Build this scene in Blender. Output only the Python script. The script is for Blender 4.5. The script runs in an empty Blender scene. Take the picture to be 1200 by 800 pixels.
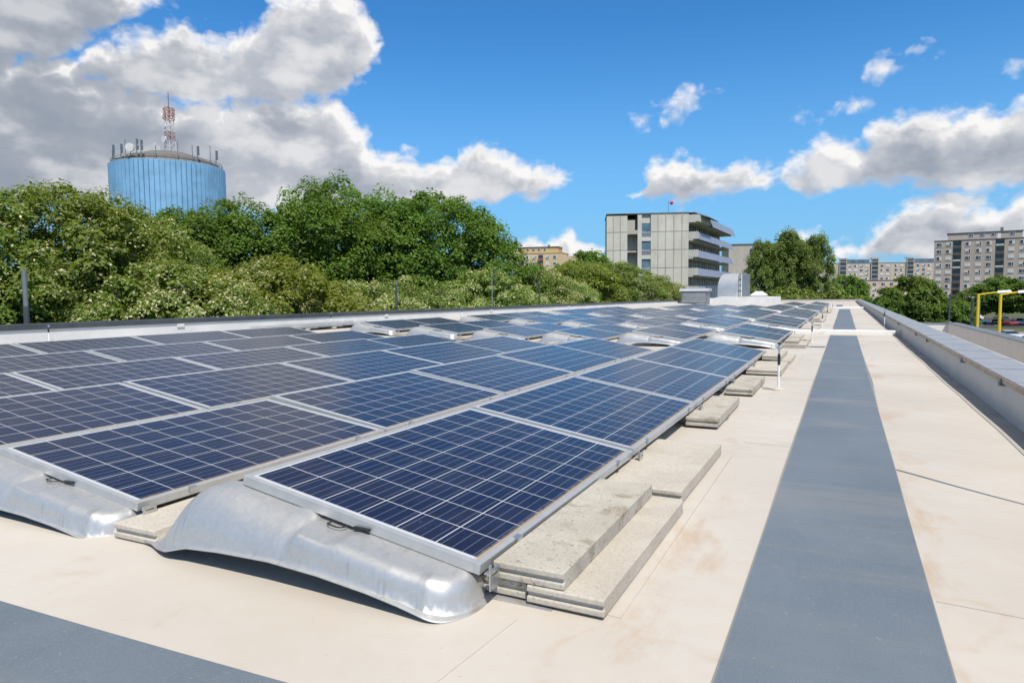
import bpy, bmesh, math, random
import numpy as np
from mathutils import Vector, Matrix, Quaternion
C = bpy.context
SC = C.scene
COL = SC.collection
rad = math.radians

# ---------------------------------------------------------------- camera
CAMX, CAMH = 0.971, 0.94
YAW, PIT, ROL, FPX = -0.458, -0.0709, -0.009, 790.0
fw = Vector((math.sin(YAW)*math.cos(PIT), math.cos(YAW)*math.cos(PIT), math.sin(PIT)))
rt = Vector((math.cos(YAW), -math.sin(YAW), 0.0))
upv = rt.cross(fw)
R_ = rt*math.cos(ROL) + upv*math.sin(ROL)
U_ = -rt*math.sin(ROL) + upv*math.cos(ROL)
cd = bpy.data.cameras.new('camera')
cam = bpy.data.objects.new('camera', cd)
COL.objects.link(cam)
cam.matrix_world = Matrix(((R_.x, U_.x, -fw.x, CAMX), (R_.y, U_.y, -fw.y, 0.0), (R_.z, U_.z, -fw.z, CAMH), (0, 0, 0, 1)))
cd.sensor_fit = 'HORIZONTAL'
cd.sensor_width = 36.0
cd.lens = FPX/1200.0*36.0
cd.clip_start = 0.05
cd.clip_end = 6000.0
SC.camera = cam

# ---------------------------------------------------------------- light
SUN_AZ, SUN_EL = 136.0, 57.0          # clockwise from +Y
SUN_STR, SKY_STR, EXPOSURE = 4.8, 0.10, 0.05
SC.view_settings.view_transform = 'Standard'
SC.view_settings.look = 'None'
SC.view_settings.gamma = 1.0
SC.view_settings.exposure = EXPOSURE
SC.view_settings.use_curve_mapping = False
sd = Vector((math.sin(rad(SUN_AZ))*math.cos(rad(SUN_EL)), math.cos(rad(SUN_AZ))*math.cos(rad(SUN_EL)), math.sin(rad(SUN_EL))))
sl = bpy.data.lights.new('sun', 'SUN')
sl.energy = SUN_STR
sl.angle = rad(0.53)
sl.color = (1.0, 0.935, 0.83)
sun = bpy.data.objects.new('sun', sl)
sun.rotation_euler = sd.to_track_quat('Z', 'Y').to_euler()
sun.location = (20, -20, 60)
COL.objects.link(sun)

def N(nt, typ, **kw):
    n = nt.nodes.new(typ)
    for k, v in kw.items():
        setattr(n, k, v)
    return n

def lk(nt, a, b):
    nt.links.new(a, b)

def mth(nt, op, a, b=None, c=None, clamp=False):
    n = nt.nodes.new('ShaderNodeMath'); n.operation = op; n.use_clamp = clamp
    for i, v in enumerate((a, b, c)):
        if v is None: continue
        if isinstance(v, (int, float)): n.inputs[i].default_value = v
        else: nt.links.new(v, n.inputs[i])
    return n.outputs[0]

def vmth(nt, op, a, b=None, c=None, out=0):
    n = nt.nodes.new('ShaderNodeVectorMath'); n.operation = op
    for i, v in enumerate((a, b, c)):
        if v is None: continue
        if isinstance(v, (tuple, list)): n.inputs[i].default_value = v
        else: nt.links.new(v, n.inputs[i])
    return n.outputs[out]

def mixc(nt, f, a, b, blend='MIX'):
    n = nt.nodes.new('ShaderNodeMix'); n.data_type = 'RGBA'; n.blend_type = blend
    for i, v in ((0, f), (6, a), (7, b)):
        if isinstance(v, (int, float)): n.inputs[i].default_value = v
        elif isinstance(v, (tuple, list)): n.inputs[i].default_value = tuple(v) + ((1.0,) if len(v) == 3 else ())
        else: nt.links.new(v, n.inputs[i])
    return n.outputs[2]

def ramp(nt, f, pts, interp='LINEAR'):
    n = nt.nodes.new('ShaderNodeValToRGB'); e = n.color_ramp.elements
    n.color_ramp.interpolation = interp
    while len(e) < len(pts): e.new(0.5)
    for i, (p, c) in enumerate(pts):
        e[i].position = p
        e[i].color = (c, c, c, 1) if isinstance(c, (int, float)) else tuple(c) + (1,)
    nt.links.new(f, n.inputs[0])
    return n.outputs[0]

def mrange(nt, v, a, b, c=0.0, d=1.0, interp='SMOOTHSTEP'):
    n = nt.nodes.new('ShaderNodeMapRange'); n.interpolation_type = interp; n.clamp = True
    nt.links.new(v, n.inputs[0])
    for i, x in zip((1, 2, 3, 4), (a, b, c, d)): n.inputs[i].default_value = x
    return n.outputs[0]

# cloud banks: outlines of their tops and bases, (azimuth, elevation) in degrees of the sky
BANKS = [
 ([(-100, 20), (-90, 23), (-67.3, 24.6), (-59.37, 23.6), (-56.39, 22.6), (-54.31, 21.6), (-51.26, 21.35)], [(-100, 20), (-90, 13), (-67.68, 13.0), (-65.21, 13.6), (-62.55, 14.4), (-59.68, 15.7), (-56.9, 17.7), (-54.6, 19.4), (-51.26, 21.3)], 1.0),
 ([(-59.24, 15.92), (-58.45, 16.79), (-57.12, 17.97), (-54.99, 18.69), (-53.33, 19.1), (-51.05, 19.59), (-48.43, 19.09), (-46.25, 20.13), (-45.27, 21.53), (-44.28, 22.74), (-39.73, 23.44), (-38.1, 22.16), (-36.8, 20.5), (-36.15, 19.04)], [(-59.25, 14.4), (-56.2, 14.3), (-52.38, 14.0), (-48.89, 13.9), (-44.55, 14.2), (-39.95, 15.5), (-37.21, 17.7), (-36.16, 18.91)], 1.0),
 ([(-100, 12), (-85, 16.5), (-62.51, 16.59), (-60.18, 16.5), (-57.71, 16.48), (-55.14, 15.42), (-49.49, 15.04), (-43.24, 15.87), (-40.62, 15.86), (-38.66, 13.94), (-37.35, 11.91), (-35.28, 11.84), (-33.2, 10.94), (-31.08, 11.64), (-28.94, 12.18), (-26.8, 12.44), (-24.68, 11.15), (-22.54, 10.77), (-20.77, 9.51)], [(-100, 12), (-85, 6), (-63.03, 6.0), (-57.1, 6.2), (-46.72, 6.2), (-40.19, 6.6), (-33.27, 6.9), (-29.0, 7.2), (-24.7, 7.65), (-22.55, 8.59), (-20.77, 9.37)], 1.0),
 ([(-26.9, 3.3), (-25.81, 4.29), (-24.72, 4.91), (-23.29, 4.61), (-21.85, 5.65), (-20.43, 4.5), (-17.95, 3.61)], [(-26.9, 3.16), (-24.74, 2.71), (-21.86, 2.39), (-17.95, 2.76)], 0.7),
 ([(-16.21, 7.74), (-15.18, 9.53), (-14.29, 10.83), (-12.8, 11.21), (-11.12, 10.46), (-9.47, 9.71), (-7.53, 10.11), (-5.95, 10.12), (-4.88, 9.41), (-3.48, 10.25), (-2.01, 11.36), (-0.55, 11.51), (0.89, 10.76), (1.97, 12.13), (3.57, 12.91), (4.62, 13.11), (6.18, 12.32), (7.65, 12.66), (9.11, 12.11), (10.47, 12.58), (13.92, 12.63), (24, 13), (40, 9)], [(-16.21, 7.6), (-12.1, 7.25), (-8.79, 7.56), (-5.6, 8.17), (-3.73, 7.6), (-0.75, 7.34), (3.19, 7.53), (5.85, 6.71), (8.35, 6.38), (10.69, 6.73), (14.17, 6.48), (24, 7), (40, 8.8)], 0.85),
 ([(-2.6, 2.7), (-1.23, 3.1), (0.49, 4.1), (1.6, 5.1), (3.23, 6.1), (4.81, 7.0), (6.86, 6.9), (8.84, 6.3), (10.7, 6.7), (14.19, 6.3), (30, 5), (45, 3)], [(-2.6, 2.5), (-1.23, 2.2), (1.65, 1.8), (3.87, 1.6), (5.98, 1.4), (10.84, 1.6), (14.34, 1.6), (30, 1.6), (45, 2.6)], 1.0),
]
WISPS = [(-14.18, 13.9, 2.2, 0.6, .36), (-12.6, 14.6, 1.9, 0.6, .40), (-11.0, 15.6, 1.4, 0.5, .34), (1.76, 15.78, 1.2, 0.6, .30), (3.8, 16.5, 1.3, 0.5, .28), (4.6, 17.0, 0.9, 0.4, .25), (0.08, 13.59, 1.3, 0.6, .30), (-2.94, 13.03, 1.4, 0.4, .26), (10.3, 14.46, 1.0, 0.5, .3), (-3.07, 4.5, 1.8, 0.6, .7)]

def cloud_group():
    g = bpy.data.node_groups.new('cloud_density', 'ShaderNodeTree')
    g.interface.new_socket('P', in_out='INPUT', socket_type='NodeSocketVector')
    g.interface.new_socket('D', in_out='OUTPUT', socket_type='NodeSocketFloat')
    gi = g.nodes.new('NodeGroupInput'); go = g.nodes.new('NodeGroupOutput')
    P = gi.outputs[0]
    n1 = N(g, 'ShaderNodeTexNoise', noise_dimensions='2D'); n1.inputs['Scale'].default_value = 0.5; n1.inputs['Detail'].default_value = 2
    lk(g, P, n1.inputs['Vector'])
    w = vmth(g, 'SUBTRACT', n1.outputs['Color'], (0.5, 0.5, 0.5))
    Pw = vmth(g, 'MULTIPLY_ADD', w, (1.6, 1.3, 0), P)
    s = N(g, 'ShaderNodeSeparateXYZ'); lk(g, Pw, s.inputs[0])
    U, V = s.outputs[0], s.outputs[1]
    un = mrange(g, U, -105, 50, 0, 1, 'LINEAR')
    EL0, EL1 = -10.0, 35.0
    def curve(pts, shut):
        pts = [(pts[0][0]-1.6, shut)] + list(pts) + [(pts[-1][0]+1.6, shut)]
        fc = N(g, 'ShaderNodeFloatCurve'); c = fc.mapping.curves[0]
        fc.mapping.extend = 'HORIZONTAL'
        P_ = [((a+105)/155.0, (e-EL0)/(EL1-EL0)) for a, e in pts]
        while len(c.points) < len(P_): c.points.new(0.5, 0.5)
        for p, (x, y) in zip(c.points, P_):
            p.location = (x, y); p.handle_type = 'VECTOR'
        fc.mapping.update()
        lk(g, un, fc.inputs['Value'])
        return mth(g, 'MULTIPLY_ADD', fc.outputs[0], EL1-EL0, EL0)
    best = None
    def join(v, soft):
        nonlocal best
        if best is None: best = v; return
        m = N(g, 'ShaderNodeMath', operation='SMOOTH_MAX'); m.inputs[2].default_value = soft
        lk(g, best, m.inputs[0]); lk(g, v, m.inputs[1]); best = m.outputs[0]
    for top, bot, sc_ in BANKS:
        mid = sum(e for a, e in top)/len(top)
        t = mth(g, 'SUBTRACT', curve(top, mid-6), V)
        b = mth(g, 'MULTIPLY', mth(g, 'SUBTRACT', V, curve(bot, mid+6)), 1.3)
        join(mth(g, 'MULTIPLY', mth(g, 'MINIMUM', t, b), 1/sc_), 0.1)
    best = mth(g, 'ADD', best, 0.12)
    for (a, e, ra, re, st) in WISPS:
        q = vmth(g, 'MULTIPLY_ADD', Pw, (1/ra, 1/re, 0), (-a/ra, -e/re, 0))
        d = vmth(g, 'DOT_PRODUCT', q, q, out=1)
        join(mth(g, 'MULTIPLY_ADD', d, -st, st), 0.1)
    sc = vmth(g, 'MULTIPLY', P, (1.0, 1.35, 0))
    n2 = N(g, 'ShaderNodeTexNoise', noise_dimensions='2D'); n2.inputs['Scale'].default_value = 0.36; n2.inputs['Detail'].default_value = 8; n2.inputs['Roughness'].default_value = 0.52
    lk(g, sc, n2.inputs['Vector'])
    sw = vmth(g, 'MULTIPLY_ADD', w, (1.6, 1.6, 0), sc)
    vo = N(g, 'ShaderNodeTexVoronoi', voronoi_dimensions='2D', feature='F1'); vo.inputs['Scale'].default_value = 0.62; vo.inputs['Detail'].default_value = 2.0; vo.inputs['Roughness'].default_value = 0.5
    lk(g, sw, vo.inputs['Vector'])
    b = mth(g, 'MULTIPLY_ADD', n2.outputs['Fac'], 2.6, -1.3)
    b2 = mth(g, 'MULTIPLY_ADD', vo.outputs['Distance'], -0.95, 0.42)
    best = mth(g, 'MINIMUM', mth(g, 'MAXIMUM', best, -3.0), 2.6)
    t = mth(g, 'ADD', mth(g, 'ADD', best, b), b2)
    lk(g, t, go.inputs[0])
    return g

world = bpy.data.worlds.new('World')
SC.world = world
world.use_nodes = True
nt = world.node_tree
nt.nodes.clear()
wo = N(nt, 'ShaderNodeOutputWorld'); bg = N(nt, 'ShaderNodeBackground')
sky = N(nt, 'ShaderNodeTexSky', sky_type='NISHITA')
sky.sun_disc = False
sky.sun_elevation = rad(SUN_EL); sky.sun_rotation = rad(SUN_AZ)
sky.air_density = 1.0; sky.dust_density = 0.35; sky.ozone_density = 2.4
# clear early-summer air: the blue keeps its colour down to the rooftops
skyc = mixc(nt, 1.0, sky.outputs[0], (0.40, 1.06, 1.55), 'MULTIPLY')
geo = N(nt, 'ShaderNodeNewGeometry')
sep = N(nt, 'ShaderNodeSeparateXYZ')
tc = N(nt, 'ShaderNodeTexCoord')
lk(nt, tc.outputs['Generated'], sep.inputs[0])
az = mth(nt, 'MULTIPLY', mth(nt, 'ARCTAN2', sep.outputs[0], sep.outputs[1]), 180/math.pi)
el = mth(nt, 'MULTIPLY', mth(nt, 'ARCSINE', sep.outputs[2]), 180/math.pi)
cmb = N(nt, 'ShaderNodeCombineXYZ'); lk(nt, az, cmb.inputs[0]); lk(nt, el, cmb.inputs[1])
cg = cloud_group()
ga = N(nt, 'ShaderNodeGroup'); ga.node_tree = cg; lk(nt, cmb.outputs[0], ga.inputs[0])
gb = N(nt, 'ShaderNodeGroup'); gb.node_tree = cg
lk(nt, vmth(nt, 'ADD', cmb.outputs[0], (0.55, 1.05, 0)), gb.inputs[0])
D, D2 = ga.outputs[0], gb.outputs[0]
# towards the horizon the sky stays pale blue instead of yellow
hz = mrange(nt, el, -3.0, 22.0, 0.85, 0.0, 'SMOOTHSTEP')
skyc = mixc(nt, hz, skyc, (2.5, 5.0, 7.9))
# neutral white added to the sky above the frame, as fill for the shade
zenith_fill = mrange(nt, el, 27.0, 48.0, 0.0, 0.80)
skyc = mixc(nt, zenith_fill, skyc, (5.4, 5.5, 5.6))
alpha = mrange(nt, D, -0.5, 1.15)
# sunlight that reaches the cloud's near face: little cloud above it = bright
lit = mth(nt, 'EXPONENT', mth(nt, 'MULTIPLY', mth(nt, 'MAXIMUM', D2, 0.0), -1.0))
n3 = N(nt, 'ShaderNodeTexNoise', noise_dimensions='2D'); n3.inputs['Scale'].default_value = 0.17; n3.inputs['Detail'].default_value = 6; n3.inputs['Roughness'].default_value = 0.5
lk(nt, vmth(nt, 'MULTIPLY', cmb.outputs[0], (1.0, 1.7, 0)), n3.inputs['Vector'])
patch = mrange(nt, n3.outputs['Fac'], 0.44, 0.70)
lit = mth(nt, 'MAXIMUM', lit, mth(nt, 'MULTIPLY', patch, 0.62))
cl = mixc(nt, lit, (4.1, 4.45, 5.15), (9.3, 9.15, 9.05))
n4 = mrange(nt, n3.outputs['Fac'], 0.30, 0.48, 1.0, 0.0)
cl = mixc(nt, mth(nt, 'MULTIPLY', mth(nt, 'MULTIPLY', mrange(nt, D, 0.5, 2.2), n4), 0.7), cl, (2.7, 3.15, 3.95))
# the bank on the left is the thickest and greyest
lw = mth(nt, 'MULTIPLY', mrange(nt, az, -47.0, -60.0), mth(nt, 'MULTIPLY_ADD', lit, -0.75, 0.80))
cl = mixc(nt, lw, cl, (2.9, 3.3, 4.0))
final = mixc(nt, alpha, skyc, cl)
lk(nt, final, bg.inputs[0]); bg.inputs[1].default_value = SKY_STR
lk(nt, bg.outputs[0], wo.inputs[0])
SC.cycles.max_bounces = 6
SC.cycles.diffuse_bounces = 3
SC.cycles.glossy_bounces = 3
SC.cycles.transparent_max_bounces = 8

# ---------------------------------------------------------------- helpers
rng = np.random.default_rng(7)
random.seed(5)

class MB:
    """collects faces and links them as one mesh object"""
    def __init__(s): s.v = []; s.f = []; s.m = []; s.uv = {}
    def quad(s, pts, m=0, uv=None):
        b = len(s.v); s.v += [tuple(p) for p in pts]; s.f.append(tuple(range(b, b+len(pts)))); s.m.append(m)
        if uv: s.uv[len(s.f)-1] = uv
    def box(s, x0, x1, y0, y1, z0, z1, m=0, xf=None):
        P = [(x0, y0, z0), (x1, y0, z0), (x1, y1, z0), (x0, y1, z0), (x0, y0, z1), (x1, y0, z1), (x1, y1, z1), (x0, y1, z1)]
        s.hexa(P, m, xf)
    def hexa(s, P, m=0, xf=None):
        if xf: P = [tuple(xf(Vector(p))) for p in P]
        b = len(s.v); s.v += P
        for q in ((0, 3, 2, 1), (4, 5, 6, 7), (0, 1, 5, 4), (1, 2, 6, 5), (2, 3, 7, 6), (3, 0, 4, 7)):
            s.f.append(tuple(b+i for i in q)); s.m.append(m)
    def tube(s, pts, radii, n=8, m=0, caps=True):
        pts = [Vector(p) for p in pts]
        if isinstance(radii, (int, float)): radii = [radii]*len(pts)
        rings = []
        ref = Vector((0.31, 0.77, 0.55))
        for i, p in enumerate(pts):
            d = (pts[min(i+1, len(pts)-1)]-pts[max(i-1, 0)]).normalized()
            a = d.cross(ref)
            if a.length < 0.05: a = d.cross(Vector((1, 0, 0)))
            a.normalize(); c = d.cross(a)
            b = len(s.v)
            for k in range(n):
                t = 2*math.pi*k/n
                s.v.append(tuple(p+(a*math.cos(t)+c*math.sin(t))*radii[i]))
            rings.append(b)
        for r0, r1 in zip(rings[:-1], rings[1:]):
            for k in range(n):
                s.f.append((r0+k, r0+(k+1) % n, r1+(k+1) % n, r1+k)); s.m.append(m)
        if caps:
            s.f.append(tuple(rings[0]+k for k in reversed(range(n)))); s.m.append(m)
            s.f.append(tuple(rings[-1]+k for k in range(n))); s.m.append(m)
    def lathe(s, prof, n=32, m=0, c=(0, 0, 0)):
        rings = []
        for r, z in prof:
            rings.append(len(s.v))
            for k in range(n):
                t = 2*math.pi*k/n
                s.v.append((c[0]+r*math.cos(t), c[1]+r*math.sin(t), c[2]+z))
        for r0, r1 in zip(rings[:-1], rings[1:]):
            for k in range(n):
                s.f.append((r0+k, r0+(k+1) % n, r1+(k+1) % n, r1+k)); s.m.append(m)
        s.f.append(tuple(rings[0]+k for k in reversed(range(n)))); s.m.append(m)
        s.f.append(tuple(rings[-1]+k for k in range(n))); s.m.append(m)
    def prism(s, poly, axis, a0, a1, m=0):
        """poly of 2D points extruded along an axis ('x': poly is (y,z); 'y': (x,z); 'z': (x,y))"""
        def mk(p, a):
            return {'x': (a, p[0], p[1]), 'y': (p[0], a, p[1]), 'z': (p[0], p[1], a)}[axis]
        n = len(poly); b = len(s.v)
        s.v += [mk(p, a0) for p in poly]+[mk(p, a1) for p in poly]
        s.f.append(tuple(b+i for i in reversed(range(n)))); s.m.append(m)
        s.f.append(tuple(b+n+i for i in range(n))); s.m.append(m)
        for i in range(n):
            j = (i+1) % n
            s.f.append((b+i, b+j, b+n+j, b+n+i)); s.m.append(m)
    def grid(s, fn, us, vs, m=0):
        b = len(s.v); nv = len(vs)
        for u in us:
            for v in vs: s.v.append(tuple(fn(u, v)))
        for i in range(len(us)-1):
            for j in range(nv-1):
                s.f.append((b+i*nv+j, b+(i+1)*nv+j, b+(i+1)*nv+j+1, b+i*nv+j+1)); s.m.append(m)
    def build(s, name, mats, parent=None, smooth=False, bevel=0, fixn=True, sharp=35):
        me = bpy.data.meshes.new(name)
        me.from_pydata(s.v, [], s.f)
        mats = mats if isinstance(mats, (list, tuple)) else [mats]
        for mm in mats: me.materials.append(mm)
        me.polygons.foreach_set('material_index', s.m)
        if s.uv:
            ul = me.uv_layers.new(name='UVMap')
            for fi, uv in s.uv.items():
                for li, c in zip(me.polygons[fi].loop_indices, uv): ul.data[li].uv = c
        if fixn or bevel:
            bm = bmesh.new(); bm.from_mesh(me)
            if fixn: bmesh.ops.recalc_face_normals(bm, faces=bm.faces)
            if bevel:
                eds = [e for e in bm.edges if len(e.link_faces) == 2 and e.calc_face_angle(0) > 0.6]
                bmesh.ops.bevel(bm, geom=eds, offset=bevel, segments=2, affect='EDGES', profile=0.6, clamp_overlap=True)
            bm.to_mesh(me); bm.free()
        if smooth:
            me.polygons.foreach_set('use_smooth', [True]*len(me.polygons))
            try: me.set_sharp_from_angle(angle=rad(sharp))
            except Exception: pass
        me.update()
        return link(name, me, parent)

def link(name, me, parent=None, loc=None):
    o = bpy.data.objects.new(name, me)
    COL.objects.link(o)
    if parent is not None: o.parent = parent
    if loc is not None: o.location = loc
    return o

def tag(o, label=None, cat=None, group=None, kind=None):
    if label: o['label'] = label
    if cat: o['category'] = cat
    if group: o['group'] = group
    if kind: o['kind'] = kind
    return o

def thing(name, label, cat, loc=(0, 0, 0), rz=0.0, group=None):
    o = bpy.data.objects.new(name, None)
    o.empty_display_size = 0.2
    COL.objects.link(o); o.location = loc; o.rotation_euler = (0, 0, rz)
    return tag(o, label, cat, group)

def copy_tree(o, parent=None):
    c = o.copy(); COL.objects.link(c); c.parent = parent
    for ch in list(o.children): copy_tree(ch, c)
    return c

ORD = ['first', 'second', 'third', 'fourth', 'fifth', 'sixth', 'seventh', 'eighth']

# ---------------------------------------------------------------- materials
def mat(name):
    m = bpy.data.materials.new(name); m.use_nodes = True
    t = m.node_tree; p = t.nodes['Principled BSDF']
    return m, t, p

def noise(t, scale, detail=4, rough=0.55, vec=None, dist=0.0, out='Fac'):
    n = N(t, 'ShaderNodeTexNoise'); n.inputs['Scale'].default_value = scale; n.inputs['Detail'].default_value = detail
    n.inputs['Roughness'].default_value = rough; n.inputs['Distortion'].default_value = dist
    if vec is not None: lk(t, vec, n.inputs['Vector'])
    return n.outputs[out]

def objc(t): return N(t, 'ShaderNodeTexCoord').outputs['Object']

def bump(t, p, h, strength=0.3, dist=0.01):
    b = N(t, 'ShaderNodeBump'); b.inputs['Strength'].default_value = strength; b.inputs['Distance'].default_value = dist
    lk(t, h, b.inputs['Height']); lk(t, b.outputs[0], p.inputs['Normal'])

def simple(name, col, rough=0.5, metal=0.0, var=0.12, scale=6.0, spec=0.5, bmp=0.0, bscale=60, coat=0):
    m, t, p = mat(name)
    oc = objc(t)
    n = noise(t, scale, 5, 0.6, oc)
    lo = tuple(c*(1-var) for c in col); hi = tuple(min(1, c*(1+var)) for c in col)
    lk(t, mixc(t, mrange(t, n, 0.3, 0.7), lo, hi), p.inputs['Base Color'])
    p.inputs['Roughness'].default_value = rough; p.inputs['Metallic'].default_value = metal
    p.inputs['Specular IOR Level'].default_value = spec
    if coat: p.inputs['Coat Weight'].default_value = coat
    if bmp: bump(t, p, noise(t, bscale, 3, 0.6, oc), bmp, 0.004)
    return m

M = {}
def sepxyz(t, v):
    s = N(t, 'ShaderNodeSeparateXYZ'); lk(t, v, s.inputs[0]); return s.outputs

def line_mask(t, c, n, w):
    """1 on lines at the integer multiples of c*n, half width w in cells"""
    f = mth(t, 'FRACT', mth(t, 'MULTIPLY', c, n))
    d = mth(t, 'MINIMUM', f, mth(t, 'SUBTRACT', 1.0, f))
    return mth(t, 'LESS_THAN', d, w)

# roof membrane: sun-bleached beige PVC with rusty run-off
m, t, p = mat('roof_membrane'); oc = objc(t)
big = noise(t, 0.55, 5, 0.6, oc)
fine = noise(t, 9.0, 6, 0.65, oc)
c = mixc(t, mrange(t, big, 0.3, 0.7), (0.47, 0.428, 0.374), (0.545, 0.502, 0.446))
c = mixc(t, mth(t, 'MULTIPLY', mrange(t, fine, 0.42, 0.75), 0.25), c, (0.45, 0.38, 0.30))
xy = sepxyz(t, oc)
st = noise(t, 1.7, 6, 0.66, vmth(t, 'MULTIPLY', oc, (1.7, 0.75, 1)), 0.4)
# run-off collects along the edges of the walkway and of the ballast sheets
e1 = mth(t, 'ABSOLUTE', mth(t, 'SUBTRACT', xy[0], 1.30)); e2 = mth(t, 'ABSOLUTE', mth(t, 'SUBTRACT', xy[0], 0.46))
near = mth(t, 'MAXIMUM', mrange(t, e1, 0.0, 0.20, 1.0, 0.0), mth(t, 'MULTIPLY', mrange(t, e2, 0.02, 0.30, 1.0, 0.0), 0.8))
sm = mrange(t, mth(t, 'ADD', st, mth(t, 'MULTIPLY', near, 0.13)), 0.62, 0.80)
c = mixc(t, mth(t, 'MULTIPLY', sm, 0.60), c, (0.42, 0.29, 0.18))
st2 = noise(t, 0.9, 4, 0.6, vmth(t, 'ADD', oc, (17, 3, 0)), 1.0)
c = mixc(t, mth(t, 'MULTIPLY', mrange(t, st2, 0.55, 0.72), 0.20), c, (0.47, 0.37, 0.27))
pn = noise(t, 0.75, 3, 0.5, vmth(t, 'ADD', oc, (3, 8, 0)), 0.3)
ring = mth(t, 'MULTIPLY', mrange(t, mth(t, 'ABSOLUTE', mth(t, 'SUBTRACT', pn, 0.56)), 0.0, 0.013, 1.0, 0.0), mrange(t, fine, 0.35, 0.6))
c = mixc(t, mth(t, 'MULTIPLY', ring, 0.30), c, (0.44, 0.33, 0.23))
sp_ = mrange(t, noise(t, 62, 2, 0.5, oc), 0.735, 0.775)
c = mixc(t, mth(t, 'MULTIPLY', sp_, 0.5), c, (0.30, 0.22, 0.15))
lk(t, c, p.inputs['Base Color']); p.inputs['Roughness'].default_value = 0.62; p.inputs['Specular IOR Level'].default_value = 0.3
h = mth(t, 'ADD', noise(t, 2.2, 3, 0.5, oc), mth(t, 'MULTIPLY', noise(t, 120, 2, 0.5, oc), 0.06))
bump(t, p, h, 0.22, 0.02)
M['roof'] = m

m, t, p = mat('walkway_membrane'); oc = objc(t)
n = noise(t, 2.0, 5, 0.6, vmth(t, 'MULTIPLY', oc, (1, 0.5, 1)))
c = mixc(t, mrange(t, n, 0.3, 0.7), (0.112, 0.140, 0.170), (0.142, 0.170, 0.200))
c = mixc(t, mth(t, 'MULTIPLY', mrange(t, noise(t, 1.1, 5, 0.62, vmth(t, 'MULTIPLY', oc, (0.35, 2.2, 1)), 0.6), 0.50, 0.72), 0.34), c, (0.31, 0.28, 0.245))
c = mixc(t, mth(t, 'MULTIPLY', mrange(t, noise(t, 0.5, 4, 0.6, vmth(t, 'MULTIPLY', oc, (5.0, 0.25, 1)), 0.2), 0.50, 0.70), 0.22), c, (0.105, 0.125, 0.15))
c = mixc(t, mth(t, 'MULTIPLY', mrange(t, noise(t, 190, 3, 0.7, oc), 0.42, 0.75), 0.50), c, (0.21, 0.235, 0.262))
c = mixc(t, mth(t, 'MULTIPLY', mrange(t, noise(t, 34, 3, 0.6, oc), 0.64, 0.72), 0.35), c, (0.33, 0.29, 0.24))
wx = sepxyz(t, oc)[0]
ed = mth(t, 'MAXIMUM', mrange(t, mth(t, 'ABSOLUTE', mth(t, 'SUBTRACT', wx, 0.70)), 0.003, 0.012, 1.0, 0.0), mrange(t, mth(t, 'ABSOLUTE', mth(t, 'SUBTRACT', wx, 1.24)), 0.003, 0.012, 0.8, 0.0))
c = mixc(t, mth(t, 'MULTIPLY', ed, 0.55), c, (0.38, 0.34, 0.25))
lk(t, c, p.inputs['Base Color']); p.inputs['Roughness'].default_value = 0.6; p.inputs['Specular IOR Level'].default_value = 0.35
bump(t, p, mth(t, 'ADD', noise(t, 240, 2, 0.5, oc), mth(t, 'MULTIPLY', noise(t, 3.0, 3, 0.5, oc), 1.5)), 0.25, 0.005)
M['walk'] = m

m, t, p = mat('gutter_membrane'); oc = objc(t)
n = noise(t, 3.0, 6, 0.65, oc)
c = mixc(t, mrange(t, n, 0.3, 0.7), (0.26, 0.25, 0.235), (0.36, 0.345, 0.325))
c = mixc(t, mth(t, 'MULTIPLY', mrange(t, noise(t, 4.0, 5, 0.6, vmth(t, 'MULTIPLY', oc, (1, 0.6, 1)), 0.6), 0.56, 0.70), 0.7), c, (0.17, 0.12, 0.075))
lk(t, c, p.inputs['Base Color']); p.inputs['Roughness'].default_value = 0.7
M['gutter'] = m

M['painted'] = simple('parapet_paint', (0.60, 0.57, 0.53), 0.7, 0, 0.04, 2.2, 0.3, 0.1, 40)
M['white_wall'] = simple('white_parapet_membrane', (0.66, 0.65, 0.63), 0.7, 0, 0.07, 1.4, 0.3, 0.1, 8)
M['coping_dark'] = simple('coping_dark', (0.075, 0.085, 0.095), 0.45, 0.3, 0.15, 3)
M['coping_blue'] = simple('coping_sheet', (0.34, 0.35, 0.37), 0.5, 0.3, 0.08, 5)
M['coping_lip'] = simple('coping_lip', (0.44, 0.34, 0.26), 0.6, 0.0, 0.2, 6)
M['pale_beige'] = simple('pale_beige', (0.62, 0.56, 0.48), 0.5, 0.1, 0.1, 4)
M['alu'] = simple('anodised_aluminium', (0.52, 0.52, 0.51), 0.42, 0.5, 0.06, 14)
M['black'] = simple('black_plastic', (0.018, 0.018, 0.02), 0.45, 0, 0.1, 10)
M['whitepl'] = simple('white_plastic', (0.78, 0.77, 0.75), 0.4, 0, 0.05, 10)
M['steel'] = simple('steel_rod', (0.55, 0.56, 0.57), 0.35, 0.85, 0.1, 30)

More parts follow.
